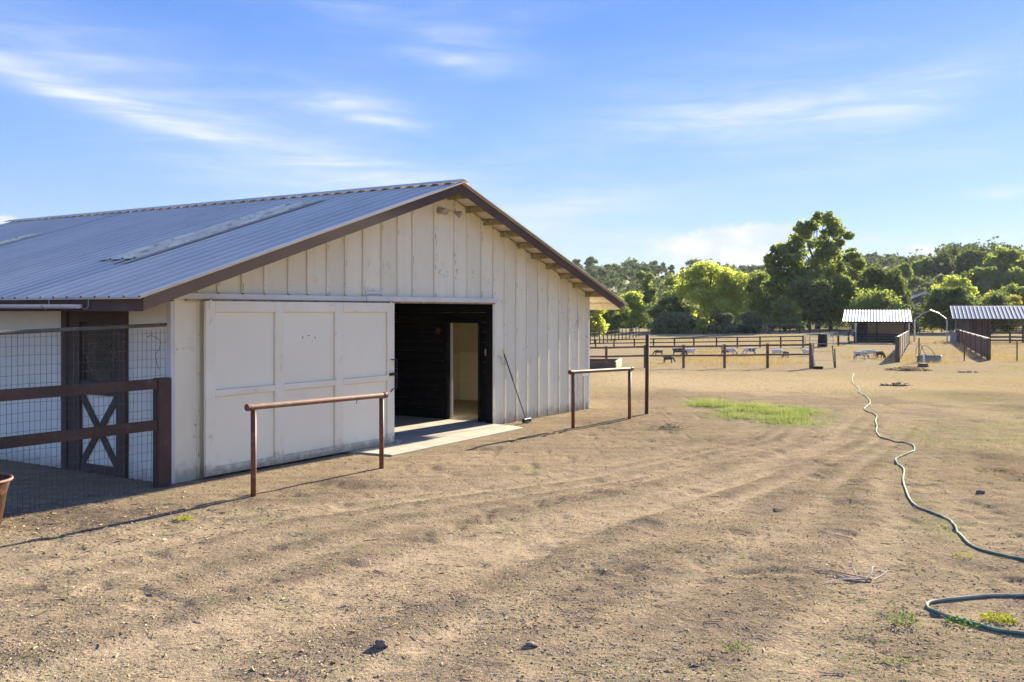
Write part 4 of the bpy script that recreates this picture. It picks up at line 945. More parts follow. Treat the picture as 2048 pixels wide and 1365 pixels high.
def trough():
    a = gp(1230, 740.5); T = empty('feed_trough', a, 0, 'dark rectangular feed trough on the dry grass behind the barn corner', 'trough'); h = 15.5 / FOC * a[1]; D = 6.0 * .6; w = .06
    dx = 15 / FOC * a[1] * 1.7
    def wall(p, q, z1, m=M['planter']):
        p = Vector((*p, 0)); q = Vector((*q, 0)); return MB().bar(p + Vector((0, 0, z1 / 2)), q + Vector((0, 0, z1 / 2)), w, z1).build('side_board', m, T)
    wall((-2.6, 0), (0, 0), h); wall((.03, 0), (.03 + .62, 3.2), h, M['lookout']); wall((-2.6, 3.2), (.60, 3.2), h); wall((-2.63, 0), (-2.63, 3.2), h)
    MB().bar((.03, -.03, h + .02), (.65, 3.25, h + .02), .09, .035).build('edge_strip', M['troughedge'], T)
    MB().box(-2.6, .05, .1, 3.1, 0, .1).build('bottom', M['hay'], T)
trough()
def house():
    Y = 168.; T = empty('house', at(1835, 655, Y), 0, 'distant house with a brown shingle roof among the trees', 'house'); o = T.location; S = Y / FOC
    q = lambda u, v, dy=0: (lambda p: (p[0] - o.x, p[1] - o.y + dy, p[2] - o.z))(at(u, v, Y))
    MB().add([q(1815, 597), q(1851, 585.5), q(1862, 590), q(1862, 640), q(1815, 640)] + [q(1815, 597, 9), q(1851, 585.5, 9), q(1862, 590, 9), q(1862, 640, 9), q(1815, 640, 9)], [(0,4,3,2,1), (5,6,7,8,9), (0,1,6,5), (1,2,7,6), (0,5,9,4)]).build('wall', M['houseroof'], T)
    MB().add([q(1805, 604, -.3), q(1849, 583.5, -.3), q(1842, 580, 8), q(1800, 600, 8)] + [q(1805, 605.5, -.3), q(1849, 585, -.3), q(1842, 581.5, 8), q(1800, 601.5, 8)], [(0,1,2,3), (7,6,5,4), (0,4,5,1)]).build('roof', M['houseroof'], T)
    MB().bar(q(1803, 604.5, -.45), q(1849, 585, -.45), .15, .30).build('fascia', M['housetrim'], T); MB().bar(q(1849, 585, -.45), q(1858, 589.5, -.45), .15, .30).build('fascia', M['housetrim'], T)
    MB().bar(q(1812, 615.5, -.5), q(1838, 606, -.5), .15, .25).build('lower_fascia', M['housetrim'], T); MB().box(*(q(1824, 0)[0], q(1829, 0)[0]), 2, 3, q(0, 592)[2], q(0, 582)[2]).build('chimney', M['houseroof'], T)
    MB().bar(q(1815, 620.5, -.5), q(1842, 620.5, -.5), .15, .18).build('gutter', M['housetrim'], T)
house()
# hay and muck heaps
def heap(uv, label, rx, ry, h, n, name='straw_heap', m=None):
    x, y, z = gp(*uv); V = []; F = []
    for k in range(n):
        a = RNG.uniform(0, 6.28); r = RNG.uniform(0, 1)**.5; c = np.array([rx * r * math.cos(a), ry * r * math.sin(a), h * (1 - r * r) * RNG.uniform(.3, 1) + .01]); b = RNG.uniform(0, 6.28); l = RNG.uniform(.06, .2)
        d = np.array([math.cos(b), math.sin(b), RNG.uniform(-.2, .3)]) * l; s = np.array([-math.sin(b), math.cos(b), RNG.uniform(-.5, .5)]) * .018
        o = len(V); V += [c - s, c + s, c + d + s, c + d - s]; F.append((o, o+1, o+2, o+3))
    n_ = 18; base = MB().lathe([(1, -.02), (.8, .35), (.45, .8), (.001, 1)], n_)
    bv = np.array([(a * rx * (1 + .2 * RNG.uniform(-1, 1)), b * ry, c * h * .8) for a, b, c in base.v]); o = len(V); V = np.concatenate([np.array(V), bv]); F += [tuple(i + o for i in f) for f in base.f if len(f) == 4]
    ob = npmesh(name, V, np.array(F), m or M['hay']); ob.location = (x, y, z); tag(ob, label, 'heap')
heap((1815, 741), 'low straw heap on the dry grass in front of the stock tank', 1.1, 1.0, .18, 900)
heap((1790, 772), 'small dark muck heap on the grass right of the hose', .45, .3, .07, 250, 'muck_heap', M['brushwood'])
heap((1935, 745), 'dark muck patch on the grass below the right fence', .6, .3, .06, 200, 'muck_heap', M['brushwood'])
# ---------------------------------------------------------------- goats
def goat_mesh(name, pose):
    # skeleton along +x (head towards +x)
    if pose == 'graze': hd = [(.36, 0, .47), (.48, 0, .33), (.55, 0, .17), (.60, 0, .07)]; hr = [.085, .065, .055, .03]
    else: hd = [(.38, 0, .56), (.46, 0, .68), (.54, 0, .72), (.66, 0, .66)]; hr = [.08, .06, .062, .032]
    J = [(-.34, 0, .48), (-.15, 0, .45), (.05, 0, .44), (.25, 0, .48)]; jr = [.105, .150, .155, .125]
    vs = J + hd; rr = jr + hr; ed = [(0,1),(1,2),(2,3),(3,4),(4,5),(5,6),(6,7)]
    def chain(root, pts, rad):
        prev = root
        for p, r in zip(pts, rad): vs.append(p); rr.append(r); ed.append((prev, len(vs)-1)); prev = len(vs)-1
    for s in (-1, 1):
        o = .06 * s
        chain(0, [(-.32, s * .08, .34), (-.37 - o * .3, s * .08, .20), (-.34 - o * .5, s * .08, .03)], [.065, .032, .024])
        chain(3, [(.26, s * .075, .30), (.27 + o, s * .075, .16), (.26 + o, s * .075, .03)], [.050, .030, .024])
        h = hd[2]; chain(len(J) + 2, [(h[0] - .03, s * .10, h[2] + .03), (h[0] - .05, s * .15, h[2] - .01)], [.022, .018])
    chain(0, [(-.43, 0, .54), (-.47, 0, .58)], [.03, .018])
    me = bpy.data.meshes.new(name); me.from_pydata(vs, ed, []); o = bpy.data.objects.new(name, me); COL.objects.link(o)
    m = o.modifiers.new('s', 'SKIN'); m.use_smooth_shade = True
    for i, r in enumerate(rr): me.skin_vertices[0].data[i].radius = (r, r)
    me.skin_vertices[0].data[2].use_root = True
    o.modifiers.new('ss', 'SUBSURF').levels = 1
    dg = bpy.context.evaluated_depsgraph_get(); ne = bpy.data.meshes.new_from_object(o.evaluated_get(dg)); bpy.data.objects.remove(o); ne.name = name
    hm = MB(); h = hd[2]
    for s in (-1, 1): hm.tube([(h[0] - .02, s * .03, h[2] + .05), (h[0] - .06, s * .045, h[2] + .12), (h[0] - .11, s * .05, h[2] + .15)], [.014, .010, .004], 5)
    return ne, hm.mesh('horns')
def goatmat(name, c1, c2, thr):
    m = bpy.data.materials.new(name); m.use_nodes = True; t = NT(m.node_tree); tc = t.node('ShaderNodeTexCoord').outputs['Object']
    n = t.noise(t.mapping(tc, loc=(thr * 7, 1, 2)), 3.2, 2); f = t.ramp(n, thr, thr + .04)
    n2 = t.noise(tc, 30, 3); col = t.mix(f, c1, c2); col = t.mix(t.math('MULTIPLY', n2, .3), col, (.3, .25, .2))
    t.put(t.n['Principled BSDF'].inputs['Base Color'], col); t.n['Principled BSDF'].inputs['Roughness'].default_value = .9; return m
GM = {'wb': goatmat('white_and_black_coat', (.62, .58, .53), (.05, .04, .035), .56), 'w': goatmat('white_coat', (.66, .62, .57), (.45, .38, .3), .62), 'bk': goatmat('black_coat', (.035, .03, .027), (.3, .25, .2), .62), 'br': goatmat('brown_coat', (.15, .085, .05), (.05, .03, .02), .5)}
GR = {p: goat_mesh('goat_' + p, p) for p in ('graze', 'stand')}
for u, v, rz, pose, cm, sc, lab in ((1721, 722, 8, 'graze', 'wb', 1.0, 'grey white goat with black rump grazing left of the lane'), (1740, 717, -25, 'graze', 'w', .95, 'whitish goat grazing just behind the grey white one'), (1760, 718, -70, 'graze', 'br', .85, 'small dark brown goat nearest the left panel fence'),
        (1358, 714, -15, 'graze', 'bk', 1.0, 'black headed goat behind the nearer fence right of the tall post'), (1378, 714, 165, 'graze', 'w', .95, 'pale goat grazing close beside the black headed goat'), (1317, 712, 180, 'graze', 'br', .7, 'small brown kid grazing near the tall steel post'),
        (1337, 727, 10, 'graze', 'bk', .7, 'small black goat lying low under the bottom fence rail'), (1459, 714, 5, 'graze', 'wb', 1.0, 'white goat with dark legs behind the fence post in mid field'), (1447, 712, 95, 'stand', 'br', .75, 'brown goat facing the fence in mid field'),
        (1500, 712, 180, 'graze', 'wb', .95, 'white goat with dark head turned left in mid field'), (1555, 715, 5, 'graze', 'w', .9, 'white goat half hidden by the bottom rail in mid field'), (1572, 717, 100, 'graze', 'br', .8, 'brown goat behind the bottom rail right of the white goat'), (1614, 713, 180, 'stand', 'w', .8, 'pale goat beside the end post of the nearer fence')):
    p = gp(u, v); T = empty('goat', (p[0], p[1], p[2] - .01), R(rz), lab, 'goat', 'goats in the paddock'); T.scale = (sc,) * 3
    me, hm = GR[pose]; me = me.copy(); me.materials.clear(); me.materials.append(GM[cm]); b = bpy.data.objects.new('body', me); COL.objects.link(b); b.parent = T
    hm = hm.copy(); hm.materials.append(M['palewood']); h = bpy.data.objects.new('horns', hm); COL.objects.link(h); h.parent = T

# ---------------------------------------------------------------- trees
def leaves(C, Rr, n, size, flat=.85, shell=.55, seed=0, aspect=1.5, sub=11):
    """n leaf quads in twiggy sub-clumps round clumps with centres C (k,3) and radii Rr (k,)"""
    g = np.random.default_rng(seed); k = len(C)
    d = g.normal(size=(k, sub, 3)); d /= np.linalg.norm(d, axis=2)[..., None]; d[..., 2] = d[..., 2] * .85 + .10
    SCn = (C[:, None] + d * (Rr[:, None] * g.uniform(.35, 1.0, (k, sub)))[..., None] * np.array([1, 1, flat])).reshape(-1, 3)
    SR = (Rr[:, None] * g.uniform(.20, .52, (k, sub))).ravel()
    w = SR**1.9; idx = g.choice(k * sub, n, p=w / w.sum())
    d = g.normal(size=(n, 3)); d /= np.linalg.norm(d, axis=1)[:, None]; rad = shell * .8 + (1.1 - shell * .8) * g.random(n)**.7 + np.abs(g.normal(size=n)) * .22
    P_ = SCn[idx] + d * (SR[idx] * rad)[:, None] * np.array([1.1, 1.1, .8])
    nr = d * .7 + g.normal(size=(n, 3)) * .8; nr[:, 2] += .35; nr /= np.linalg.norm(nr, axis=1)[:, None]
    a = np.cross(nr, g.normal(size=(n, 3))); a /= np.linalg.norm(a, axis=1)[:, None]; b = np.cross(nr, a)
    s = size * (.45 + .9 * g.random(n))[:, None]; a = a * s * aspect * .5; b = b * s * .5
    V = np.stack([P_ - a, P_ - b * .9 + a * .1, P_ + a, P_ + b * .9 + a * .1], 1).reshape(-1, 3); F = np.arange(4 * n).reshape(-1, 4)
    return V, F
TC = {}
def tree(name, label, cat, x, y, zb, w, h, m, n, size, k=16, trunk=.25, gaps=0, group='trees beyond the paddock', seed=None, shape='round', cr=.28):
    seed = seed or (abs(hash((round(x, 1), round(y, 1)))) % 9999); g = np.random.default_rng(int(abs(x * 13 + y * 7)) + 1)
    T = empty(name, (x, y, zb), 0, label, cat, group); rz = w / 2
    ch = h * (1 - trunk); c0 = h * trunk; C = []; Rr = []
    for i in range(k):
        t = (i + .5) / k; a = g.uniform(0, 6.28)
        zt = g.uniform(0.04, .96) if shape != 'cone' else g.random()**1.3
        if shape == 'round': rr = math.sqrt(max(.02, 1 - (2 * zt * .93 - .86)**2)) if zt > .35 else .96
        elif shape == 'cone': rr = 1 - zt * .8
        elif shape == 'column': rr = .85 - .5 * max(0, zt - .6)
        elif shape == 'sprawl': rr = 1.0 if zt < .4 else 1.0 - .95 * (zt - .4)
        else: rr = math.sqrt(max(.0, 1 - zt**2)) * 1.0
        q = g.uniform(.45, .80) * rr
        C.append((rz * q * math.cos(a), rz * q * math.sin(a), c0 + ch * zt * .86 + ch * .07)); Rr.append(w * cr * g.uniform(.65, 1.15) * (.78 + .22 * rr))
    C = np.array(C); Rr = np.array(Rr); Rr = np.minimum(Rr, np.maximum(.12 * w, (h - C[:, 2]) * 1.15 + .05 * w))
    V, F = leaves(C, Rr, n, size, seed=int(g.integers(1e6)), shell=.55 if not gaps else .35)
    npmesh('crown', V, F, m, T)
    tm = MB(); tm.tube([(0, 0, -.4), (w * .01, 0, h * trunk * .6), (0, w * .01, h * .5), (w * .02, 0, h * .8)], [w * .035 + .06, w * .028 + .05, w * .018 + .03, .03], 7)
    tm.build('trunk', M['bark'], T)
    lm = MB()
    for c, r in list(zip(C, Rr))[:10]: lm.tube([(0, 0, max(h * trunk * .6, c[2] * .45)), (c[0] * .5, c[1] * .5, c[2] * .75), tuple(c)], [w * .014 + .03, w * .01 + .02, .02], 5)
    lm.build('limbs', M['bark'], T)
    return T
def tpx(name, label, u, vt, vb, hw, Y, mk, n, size=None, **kw):
    z0 = -1.0 if Y < 240 else float(hill_h(np.array((u - CX) / FOC * Y), np.array(Y)))
    x, y, zt = at(u, vt, Y); h = zt - z0; w = 2 * hw / FOC * Y
    cat = kw.pop('cat', 'shrub' if 'shrub' in name or 'bush' in name else 'tree')
    return tree(name, label, cat, x, y, z0, w, h, L[mk], n, size or Y * .0021, **kw)
G1 = 'trees beyond the paddock'
tpx('broadleaf_tree', 'green tree just right of the barn wall at the field edge', 1188, 608, 668, 26, 118, 'bright', 5500, trunk=.08, shape='sprawl')
tpx('broadleaf_tree', 'leafy tree under the tip of the barn eave', 1222, 590, 668, 30, 128, 'mid', 6000, trunk=.08)
tpx('broadleaf_tree', 'pale green tree behind the tall steel post', 1262, 584, 662, 27, 140, 'bright', 6500, trunk=.08, k=22)
tpx('slender_tree', 'tall narrow green tree standing above the row left of the bright round tree', 1290, 540, 640, 23, 215, 'mid', 6500, trunk=.1, shape='column', k=22)
tpx('oak_tree', 'dark green oak between the slender tree and the bright round tree', 1338, 598, 662, 34, 150, 'dark', 6500, trunk=.08)
tpx('broadleaf_tree', 'mid green tree behind and left of the bright round tree', 1352, 556, 650, 34, 200, 'mid', 6500, trunk=.1)
tpx('round_tree', 'large bright yellow green round tree left of centre of the tree line', 1424, 527, 655, 78, 150, 'bright', 20000, trunk=.10, k=44, cr=.17)
tpx('gray_shrub', 'broad grey green shrub at the field edge left of the bright tree', 1352, 630, 668, 46, 134, 'olive', 7000, trunk=.02, shape='dome', k=22)
tpx('small_bush', 'small bright bush between two grey green shrubs', 1407, 638, 666, 14, 133, 'bright', 2200, trunk=.02, shape='dome')
tpx('gray_shrub', 'rounded grey green shrub below the bright round tree', 1441, 624, 668, 25, 133, 'olive', 5000, trunk=.02, shape='dome')
tpx('low_shrub', 'low dark shrub at the fence right of the bright round tree', 1503, 628, 665, 30, 136, 'olive', 4500, trunk=.02, shape='dome')
tpx('broadleaf_tree', 'dark green tree between the bright round tree and the tall sycamore', 1520, 546, 655, 52, 185, 'mid', 10000, trunk=.08, k=26, cr=.22)
tpx('broadleaf_tree', 'deep green tree below left of the tall sycamore', 1566, 560, 655, 50, 172, 'dark', 9000, trunk=.08, k=24, cr=.22)
tpx('round_bush', 'green domed bush at the field edge under the tall sycamore', 1568, 598, 655, 34, 146, 'mid', 6000, trunk=.03, shape='dome')
tpx('broadleaf_tree', 'full green tree in front of the tall sycamore', 1660, 521, 655, 60, 160, 'mid', 14000, trunk=.08, k=34, cr=.2)
tpx('broadleaf_tree', 'dark tree behind the white roofed shelter', 1705, 548, 655, 50, 165, 'syc', 9000, trunk=.08, k=26, cr=.22)
tpx('broadleaf_tree', 'dark green tree at the centre of the tree line under the sycamore', 1618, 560, 655, 50, 152, 'dark', 9000, trunk=.08, k=26, cr=.22)
tpx('oak_tree', 'dark dense oak above the white roofed shelter', 1765, 533, 650, 55, 150, 'dark', 13000, trunk=.08, k=34, cr=.2)
tpx('green_shrub', 'mid green shrub right behind the white roofed shelter', 1762, 584, 650, 52, 135, 'mid', 8000, trunk=.03, shape='dome', k=26)
tpx('small_bush', 'light green bush at the right end of the white roofed shelter', 1815, 600, 650, 17, 134, 'olive', 2500, trunk=.03, shape='dome')
tpx('small_bush', 'pale olive bush in front of the distant house', 1848, 593, 650, 15, 150, 'olive', 2200, trunk=.03, shape='column')
tpx('cypress_hedge', 'wide dark domed evergreen behind the carport frame', 1902, 574, 655, 62, 138, 'dark', 14000, trunk=.02, shape='dome', k=36, cr=.2, cat='evergreen')
tpx('cypress_hedge', 'dark evergreen mass behind the grey roofed shelter', 1985, 584, 655, 56, 142, 'dark', 10000, trunk=.02, shape='dome', k=28, cr=.22, cat='evergreen')
tpx('yellow_shrub', 'yellowish flowering shrub above the grey metal roof', 2005, 574, 655, 27, 150, 'yellow', 4500, trunk=.4, k=12)
tpx('broadleaf_tree', 'green tree at the right edge above the grey metal roof', 2048, 565, 655, 40, 165, 'mid', 8000, trunk=.1)
tpx('broom_bush', 'feathery light green bush on the rise right of the distant house', 1908, 556, 640, 34, 185, 'bright', 5000, trunk=.45, k=14)
HG = 'trees on the slope at the right'
for i, (u, vt, hw, Y, mk, n, lab) in enumerate(((1806, 525, 22, 270, 'mid', 3500, 'round tree on the skyline just right of the dark oak'), (1848, 520, 26, 285, 'mid', 4000, 'tree on the skyline above the distant house'), (1884, 515, 20, 290, 'olive', 3200, 'open crowned tree on the skyline left of the dark pair'), (1943, 497, 26, 280, 'dark', 4500, 'dark rounded tree rising highest left on the right skyline'),
        (1921, 507, 10, 276, 'dark', 1500, 'thin dark treetop beside the highest dark tree'), (2010, 494, 38, 262, 'mid', 6500, 'large green tree on the skyline at the right'), (2055, 515, 30, 262, 'mid', 4500, 'green tree on the skyline at the right edge'), (1828, 553, 30, 245, 'dark', 4000, 'dark green tree on the slope above the house'), (1872, 550, 30, 250, 'olive', 4000, 'olive tree in the middle of the right slope'),
        (1925, 540, 34, 252, 'dark', 4500, 'dark tree mid slope under the highest skyline tree'), (1970, 530, 28, 248, 'mid', 4000, 'green tree mid slope under the large skyline tree'), (2025, 540, 34, 244, 'mid', 4500, 'leafy tree low on the right slope near the edge'), (1960, 560, 30, 240, 'olive', 4000, 'olive tree low on the slope above the grey roof'), (1745, 560, 30, 240, 'mid', 3500, 'green tree glimpsed behind the dark oak'))):
    tpx('broadleaf_tree', lab, u, vt, 600, hw, Y, mk, n, size=Y * .0023, trunk=.08, group=HG, k=20, cr=.24)
# the tall open sycamore
def sycamore():
    Y = 168.; S = Y / FOC; x0 = (1635 - CX) * S; T = empty('sycamore_tree', (x0, Y, -1.0), 0, 'tallest tree, an open crowned sycamore with sky showing through', 'tree', G1)
    z = lambda v: CAMH + (HOR - v) * S + 1.0
    cl = [(1647, 436, 14), (1660, 440, 9), (1672, 445, 10), (1668, 462, 9), (1636, 446, 14), (1620, 455, 14), (1600, 458, 13), (1592, 470, 11), (1640, 468, 20), (1662, 478, 14), (1684, 465, 10), (1686, 476, 9), (1680, 490, 12), (1618, 480, 18), (1596, 492, 16), (1575, 500, 15), (1560, 508, 13), (1548, 500, 8), (1540, 520, 10), (1535, 512, 5), (1552, 528, 14),
          (1572, 522, 17), (1600, 515, 20), (1630, 505, 20), (1655, 505, 18), (1680, 510, 15), (1697, 515, 12), (1712, 503, 9), (1716, 516, 10), (1705, 532, 14), (1722, 534, 10), (1730, 545, 10), (1590, 545, 22), (1560, 552, 18), (1620, 540, 22), (1650, 535, 20), (1680, 540, 18), (1700, 555, 18), (1545, 545, 10), (1538, 534, 6), (1610, 470, 12), (1645, 488, 14), (1580, 570, 20), (1640, 570, 24), (1690, 575, 18), (1543, 566, 14)]
    g = np.random.default_rng(5); C = np.array([((u - 1635) * S + 0, g.uniform(-1, 1) * min(6.5, (140 - abs(u - 1635)) * S * .55), z(v)) for u, v, r in cl]); Rr = np.array([r * S * 1.12 for _, _, r in cl])
    V, F = leaves(C, Rr * 1.04, 24000, .42, shell=.25, seed=9, flat=.9); npmesh('crown', V, F, L['syc'], T)
    MB().tube([(0, 0, -.4), (.2, 0, 4), (.4, 0, 8), (.9, 0, 13), (1.2, 0, 17)], [.55, .45, .35, .2, .06], 8).build('trunk', M['bark'], T)
    lm = MB()
    for c in C[::1]: 
        zb = max(3.5, c[2] * .55); lm.tube([(.06 * zb, 0, zb), (c[0] * .5, c[1] * .5, c[2] * .80), tuple(c)], [.13, .09, .03], 5)
    lm.build('limbs', M['bark'], T)
sycamore()
def undergrowth():
    g = np.random.default_rng(41); C = []; Rr = []
    for i in range(210):
        u = g.uniform(1120, 2200); Y = g.uniform(176, 225); X = (u - CX) / FOC * Y; h = g.uniform(1.5, 5.5); r = g.uniform(1.3, 2.6)
        for z in np.arange(.6, h, 1.6): C.append((X + g.normal() * .8, Y + g.normal(), -1 + z)); Rr.append(r * g.uniform(.7, 1.1))
    V, F = leaves(np.array(C), np.array(Rr), 42000, .5, seed=4, sub=6); npmesh('undergrowth', V, F, L['dark'], kind='stuff')
undergrowth()
# wooded hillside behind, one mass, and the trees that stand on its crest
def hill_wood():
    g = np.random.default_rng(77); Vs = []; Fs = []; off = 0
    for i in range(1500):
        az = g.uniform(.0, .62); Y = 255 + 470 * g.random()**.8; X = az * Y; z = float(hill_h(np.array(X), np.array(Y)))
        if fbm(np.array(X * .018), np.array(Y * .018), 90, 2) < (.44 if Y > 560 else .22): continue
        w = g.uniform(6, 12) * (1 if Y < 500 else .8); h = w * g.uniform(.6, .95); k = 5
        C = np.stack([X + g.uniform(-.34, .34, k) * w, Y + g.uniform(-.34, .34, k) * w, z + h * g.uniform(.3, .78, k)], 1); Rr = w * g.uniform(.16, .30, k)
        n = int(150 * (330 / Y)**.5); V, F = leaves(C, Rr, n, Y * .0027, seed=i, shell=.6); Vs.append(V); Fs.append(F + off); off += len(V)
    npmesh('hillside_wood', np.concatenate(Vs), np.concatenate(Fs), L['hill'], kind='stuff')
hill_wood()
for i, (u, vt, hw, mk, lab) in enumerate(((1154, 516, 9, 'dark', 'small lollipop shaped tree on the crest, nearest the barn roof'), (1183, 514, 13, 'dark', 'rounded oak on the crest, second from the barn roof'), (1222, 518, 14, 'dark', 'oak with a leaning top on the crest, third from the barn roof'), (1262, 521, 26, 'dark', 'long low oak clump on the crest'), (1303, 522, 14, 'dark', 'oak on the crest right of the long low clump'), (1323, 522, 9, 'dark', 'small round oak on the crest left of the gap'),
        (1341, 528, 7, 'olive', 'tiny bush sized tree on the crest left of the broad oak'), (1385, 521, 20, 'dark', 'broad oak on the crest behind the bright round tree'), (1434, 525, 10, 'dark', 'oak on the crest just above the bright round tree'), (1458, 530, 13, 'dark', 'oak on the crest right of the bright round tree'), (1482, 533, 7, 'olive', 'small pale tree on the crest near the right end'), (1505, 537, 16, 'dark', 'low oak on the crest beside the tall sycamore'))):
    Y = 690. + (i % 3) * 8; tpx('hilltop_oak', lab, u, vt, 560, hw, Y, mk, 900, size=1.5, trunk=.18, group='oaks on the crest of the hill', k=9, cr=.27)

# ---------------------------------------------------------------- scatter on the ground
def blades(X, Y, h, w, per, seed, lean=.5):
    g = np.random.default_rng(seed); n = len(X); X = np.repeat(X, per); Y = np.repeat(Y, per); h = np.repeat(h, per) * g.uniform(.5, 1.15, n * per); w = np.repeat(w, per); sp = h * .35
    X = X + g.normal(size=len(X)) * sp; Y = Y + g.normal(size=len(Y)) * sp; Z = base_z(X, Y) + relief(X, Y) * (np.hypot(X, Y) < 50) - .01
    a = g.uniform(0, 6.283, len(X)); l = g.uniform(.0, lean, len(X)) * h; b = g.uniform(0, 6.283, len(X))
    dx = np.cos(a) * w / 2; dy = np.sin(a) * w / 2
    V = np.stack([np.stack([X - dx, Y - dy, Z], 1), np.stack([X + dx, Y + dy, Z], 1), np.stack([X + np.cos(b) * l, Y + np.sin(b) * l, Z + h], 1)], 1).reshape(-1, 3)
    return V, np.arange(len(V)).reshape(-1, 3)
def spread(n, y0, y1, seed, u0=-80, u1=2130, pw=1.0):
    """points over the ground that thin out with distance, as a lens sees them"""
    g = np.random.default_rng(seed); k = g.random(n); iy = (1 / y0**pw) + k * (1 / y1**pw - 1 / y0**pw); Y = iy**(-1 / pw); X = (g.uniform(u0, u1, n) - CX) / FOC * Y
    return X, Y
def clear(X, Y, m=.15):
    bx, by = to_barn(X, Y); return ~((bx > -m) & (bx < BW + m) & (by > -.02) & (by < BL)) & ~((bx > 3.2) & (bx < 7.5) & (by > -.95) & (by <= 0))
def scatter_grass():
    X, Y = spread(52000, 24, 170, 1, 1050); W = zones(X, Y); k = clear(X, Y) & (W['dry'] > .35)
    X, Y = X[k], Y[k]; clump = fbm(X * .25, Y * .12, 95, 3)
    g = np.random.default_rng(3)
    tall = sstep(Y + 3 * (clump - .5), 46, 56)
    h = (.030 + tall * .26 * sstep(clump, .35, .7)) * g.uniform(.6, 1.3, len(X)); w = .004 + Y * .00018
    V, F = blades(X, Y, h, w, 4, 4); npmesh('dry_grass', V, F, L['drygrass'], kind='stuff')
    X, Y = spread(70000, 8.5, 24, 5, 1000); W = zones(X, Y); g = np.random.default_rng(6); pr = W['dry'] * .75; k = clear(X, Y) & (g.random(len(X)) < pr)
    X, Y = X[k], Y[k]; V, F = blades(X, Y, .035 * g.uniform(.5, 1.4, len(X)), .004 + Y * .0002, 3, 7, 1.6); npmesh('dry_grass', V, F, L['drymix'], kind='stuff')
    X, Y = spread(150000, 5, 40, 8, -80); W = zones(X, Y); g = np.random.default_rng(9); k = clear(X, Y) & (g.random(len(X)) < W['green']**1.3 * .8)
    X, Y, gr = X[k], Y[k], W['green'][k]
    x0, y0, _ = gp(1495, 824); n = 26000; xe = x0 + g.normal(size=n) * 1.25; ye = y0 + g.normal(size=n) * 1.5; We = zones(xe, ye)['green']; k = g.random(n) < We**1.2 * .50 * sstep(fbm(xe * 2.6, ye * 2.6, 51, 4), .38, .66)
    X = np.concatenate([X, xe[k]]); Y = np.concatenate([Y, ye[k]]); gr = np.concatenate([gr, We[k]]); V, F = blades(X, Y, (.025 + .10 * gr**2) * g.uniform(.5, 1.3, len(X)), .004 + Y * .00022, 4, 10, .9); npmesh('green_grass', V, F, L['grassgreen'], kind='stuff')
    # sparse green weeds all over the dirt
    X, Y = spread(11000, 3.6, 26, 12); cl = fbm(X * 1.1, Y * 1.1, 97, 3); k = clear(X, Y) & (cl > .53); X, Y = X[k], Y[k]; g = np.random.default_rng(13)
    V, F = blades(X, Y, .016 * g.uniform(.5, 1.5, len(X)), np.full(len(X), .007), 9, 14, 2.2); npmesh('ground_weeds', V, F, L['weed'], kind='stuff')
scatter_grass()
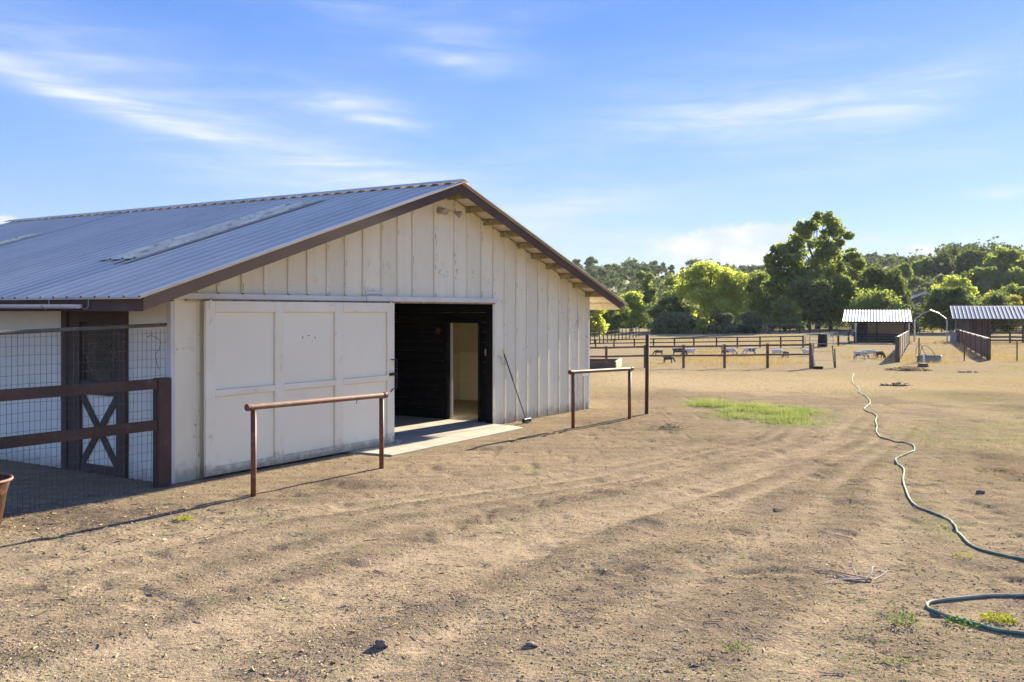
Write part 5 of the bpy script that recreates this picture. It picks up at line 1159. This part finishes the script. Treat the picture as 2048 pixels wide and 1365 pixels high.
def scatter_stones():
    g = np.random.default_rng(21)
    def stones(n, y0, y1, smin, smax, m, name, seed, dens=None, flat=.40, pw=1.0):
        X, Y = spread(n, y0, y1, seed, pw=pw); k = clear(X, Y)
        if dens is not None: k &= g.random(n) < dens(X, Y)
        X, Y = X[k], Y[k]; n = len(X); s = smin * (smax / smin)**(g.random(n)**3.0); Z = base_z(X, Y) + relief(X, Y)
        O = np.array([(1,0,0),(0,1,0),(-1,0,0),(0,-1,0),(0,0,1),(0,0,-1)], float); T = np.array([(0,1,4),(1,2,4),(2,3,4),(3,0,4),(1,0,5),(2,1,5),(3,2,5),(0,3,5)])
        a = g.uniform(0, 6.283, n); P_ = O[None] * g.uniform(.55, 1.35, (n, 6, 1)); P_[..., 2] *= flat
        P_ = P_ + g.uniform(-.25, .25, P_.shape); c, s_ = np.cos(a)[:, None], np.sin(a)[:, None]
        x = P_[..., 0] * c - P_[..., 1] * s_; y = P_[..., 0] * s_ + P_[..., 1] * c
        V = np.stack([x, y, P_[..., 2]], -1) * s[:, None, None] + np.stack([X, Y, Z + s * .05], 1)[:, None]
        npmesh(name, V.reshape(-1, 3), (T[None] + (np.arange(n) * 6)[:, None, None]).reshape(-1, 3), m, kind='stuff')
    clod = mat('dirt_clods', (.30, .22, .145), (.19, .14, .095), 2, .95, spec=0, island=.45)
    grav = mat('grey_gravel', (.42, .37, .31), (.24, .21, .175), 3, .9, spec=0, island=.5)
    def dd(X, Y):
        rg, pk = rut(X, Y); c = fbm(X * 1.2, Y * 1.2, 33, 3); return np.clip(.22 - .17 * pk + 1.3 * rg * sstep(c, .25, .6) + .35 * sstep(c, .5, .7) + zones(X, Y)['dark'] * .6, 0, 1) * sstep(Y, 30, 20)
    stones(90000, 3.4, 30, .0030, .0135, clod, 'dirt_clods', 22, dd)
    stones(80000, 3.4, 20, .0026, .011, grav, 'gravel', 23, dd)
    # wood chips and straw bits
    X, Y = spread(60000, 3.4, 26, 24); pr = .25 + .75 * sstep(fbm(X * .8, Y * .8, 35, 3), .4, .65); left = np.exp(-(((X + 4.5) / 1.9)**2 + ((Y - 10.3) / 1.6)**2)); pr = np.clip(pr * .5 + left, 0, 1)
    k = clear(X, Y) & (g.random(len(X)) < pr); X, Y = X[k], Y[k]; n = len(X); Z = base_z(X, Y) + relief(X, Y) + .004
    l = .008 + .03 * g.random(n)**4; w = .0022 + .003 * g.random(n) + (left[k] > .3) * .004 * g.random(n); a = g.uniform(0, 6.283, n); t = g.uniform(-.25, .35, n)
    dx, dy, dz = np.cos(a) * l, np.sin(a) * l, t * l; sx, sy, sz = -np.sin(a) * w, np.cos(a) * w, g.uniform(-.6, .6, n) * w
    V = np.stack([np.stack([X-sx-dx, Y-sy-dy, Z-sz], 1), np.stack([X+sx-dx, Y+sy-dy, Z+sz], 1), np.stack([X+sx+dx, Y+sy+dy, Z+sz+dz], 1), np.stack([X-sx+dx, Y-sy+dy, Z-sz+dz], 1)], 1).reshape(-1, 3)
    npmesh('straw_litter', V, np.arange(4 * n).reshape(-1, 4), mat('straw_bits', (.42, .32, .19), (.22, .16, .10), 2, .9, spec=0, island=.5), kind='stuff')
scatter_stones()

def twig_litter():
    mb = MB(); g = np.random.default_rng(61)
    for (u0, u1, v0, v1, n) in ((0, 420, 980, 1120, 46), (0, 2048, 900, 1360, 80), (1500, 2048, 860, 1250, 40), (700, 1500, 880, 1000, 26)):
        for _ in range(n):
            x, y, z = gp(g.uniform(u0, u1), g.uniform(v0, v1))
            if not clear(np.array([x]), np.array([y]))[0]: continue
            a = g.uniform(0, 6.28); l = g.uniform(.04, .20); pts = []
            for k in range(4):
                pts.append((x, y, float(gz(x, y)) + .006 + .012 * (k == 3))); a += g.uniform(-.5, .5); x += math.cos(a) * l / 3; y += math.sin(a) * l / 3
            mb.tube(pts, [.0035, .003, .0025, .0015], 4)
    mb.build('twig_litter', mat('pale_twigs', (.52, .42, .28), (.28, .20, .13), 1.5, .95, spec=0, island=.4), kind='stuff')
twig_litter()

# ---------------------------------------------------------------- thin air between here and the hills
def haze():
    m = bpy.data.materials.new('thin_haze'); m.use_nodes = True; t = NT(m.node_tree); t.n.clear()
    out = t.node('ShaderNodeOutputMaterial'); v = t.node('ShaderNodeVolumePrincipled'); v.inputs['Color'].default_value = (.80, .88, 1, 1)
    v.inputs['Density'].default_value = .00006; v.inputs['Anisotropy'].default_value = .2; t.l.new(v.outputs[0], out.inputs['Volume'])
    o = MB().box(-1560, 1760, -1160, 1800, -2.2, 58).build('haze', m, kind='stuff')
haze()
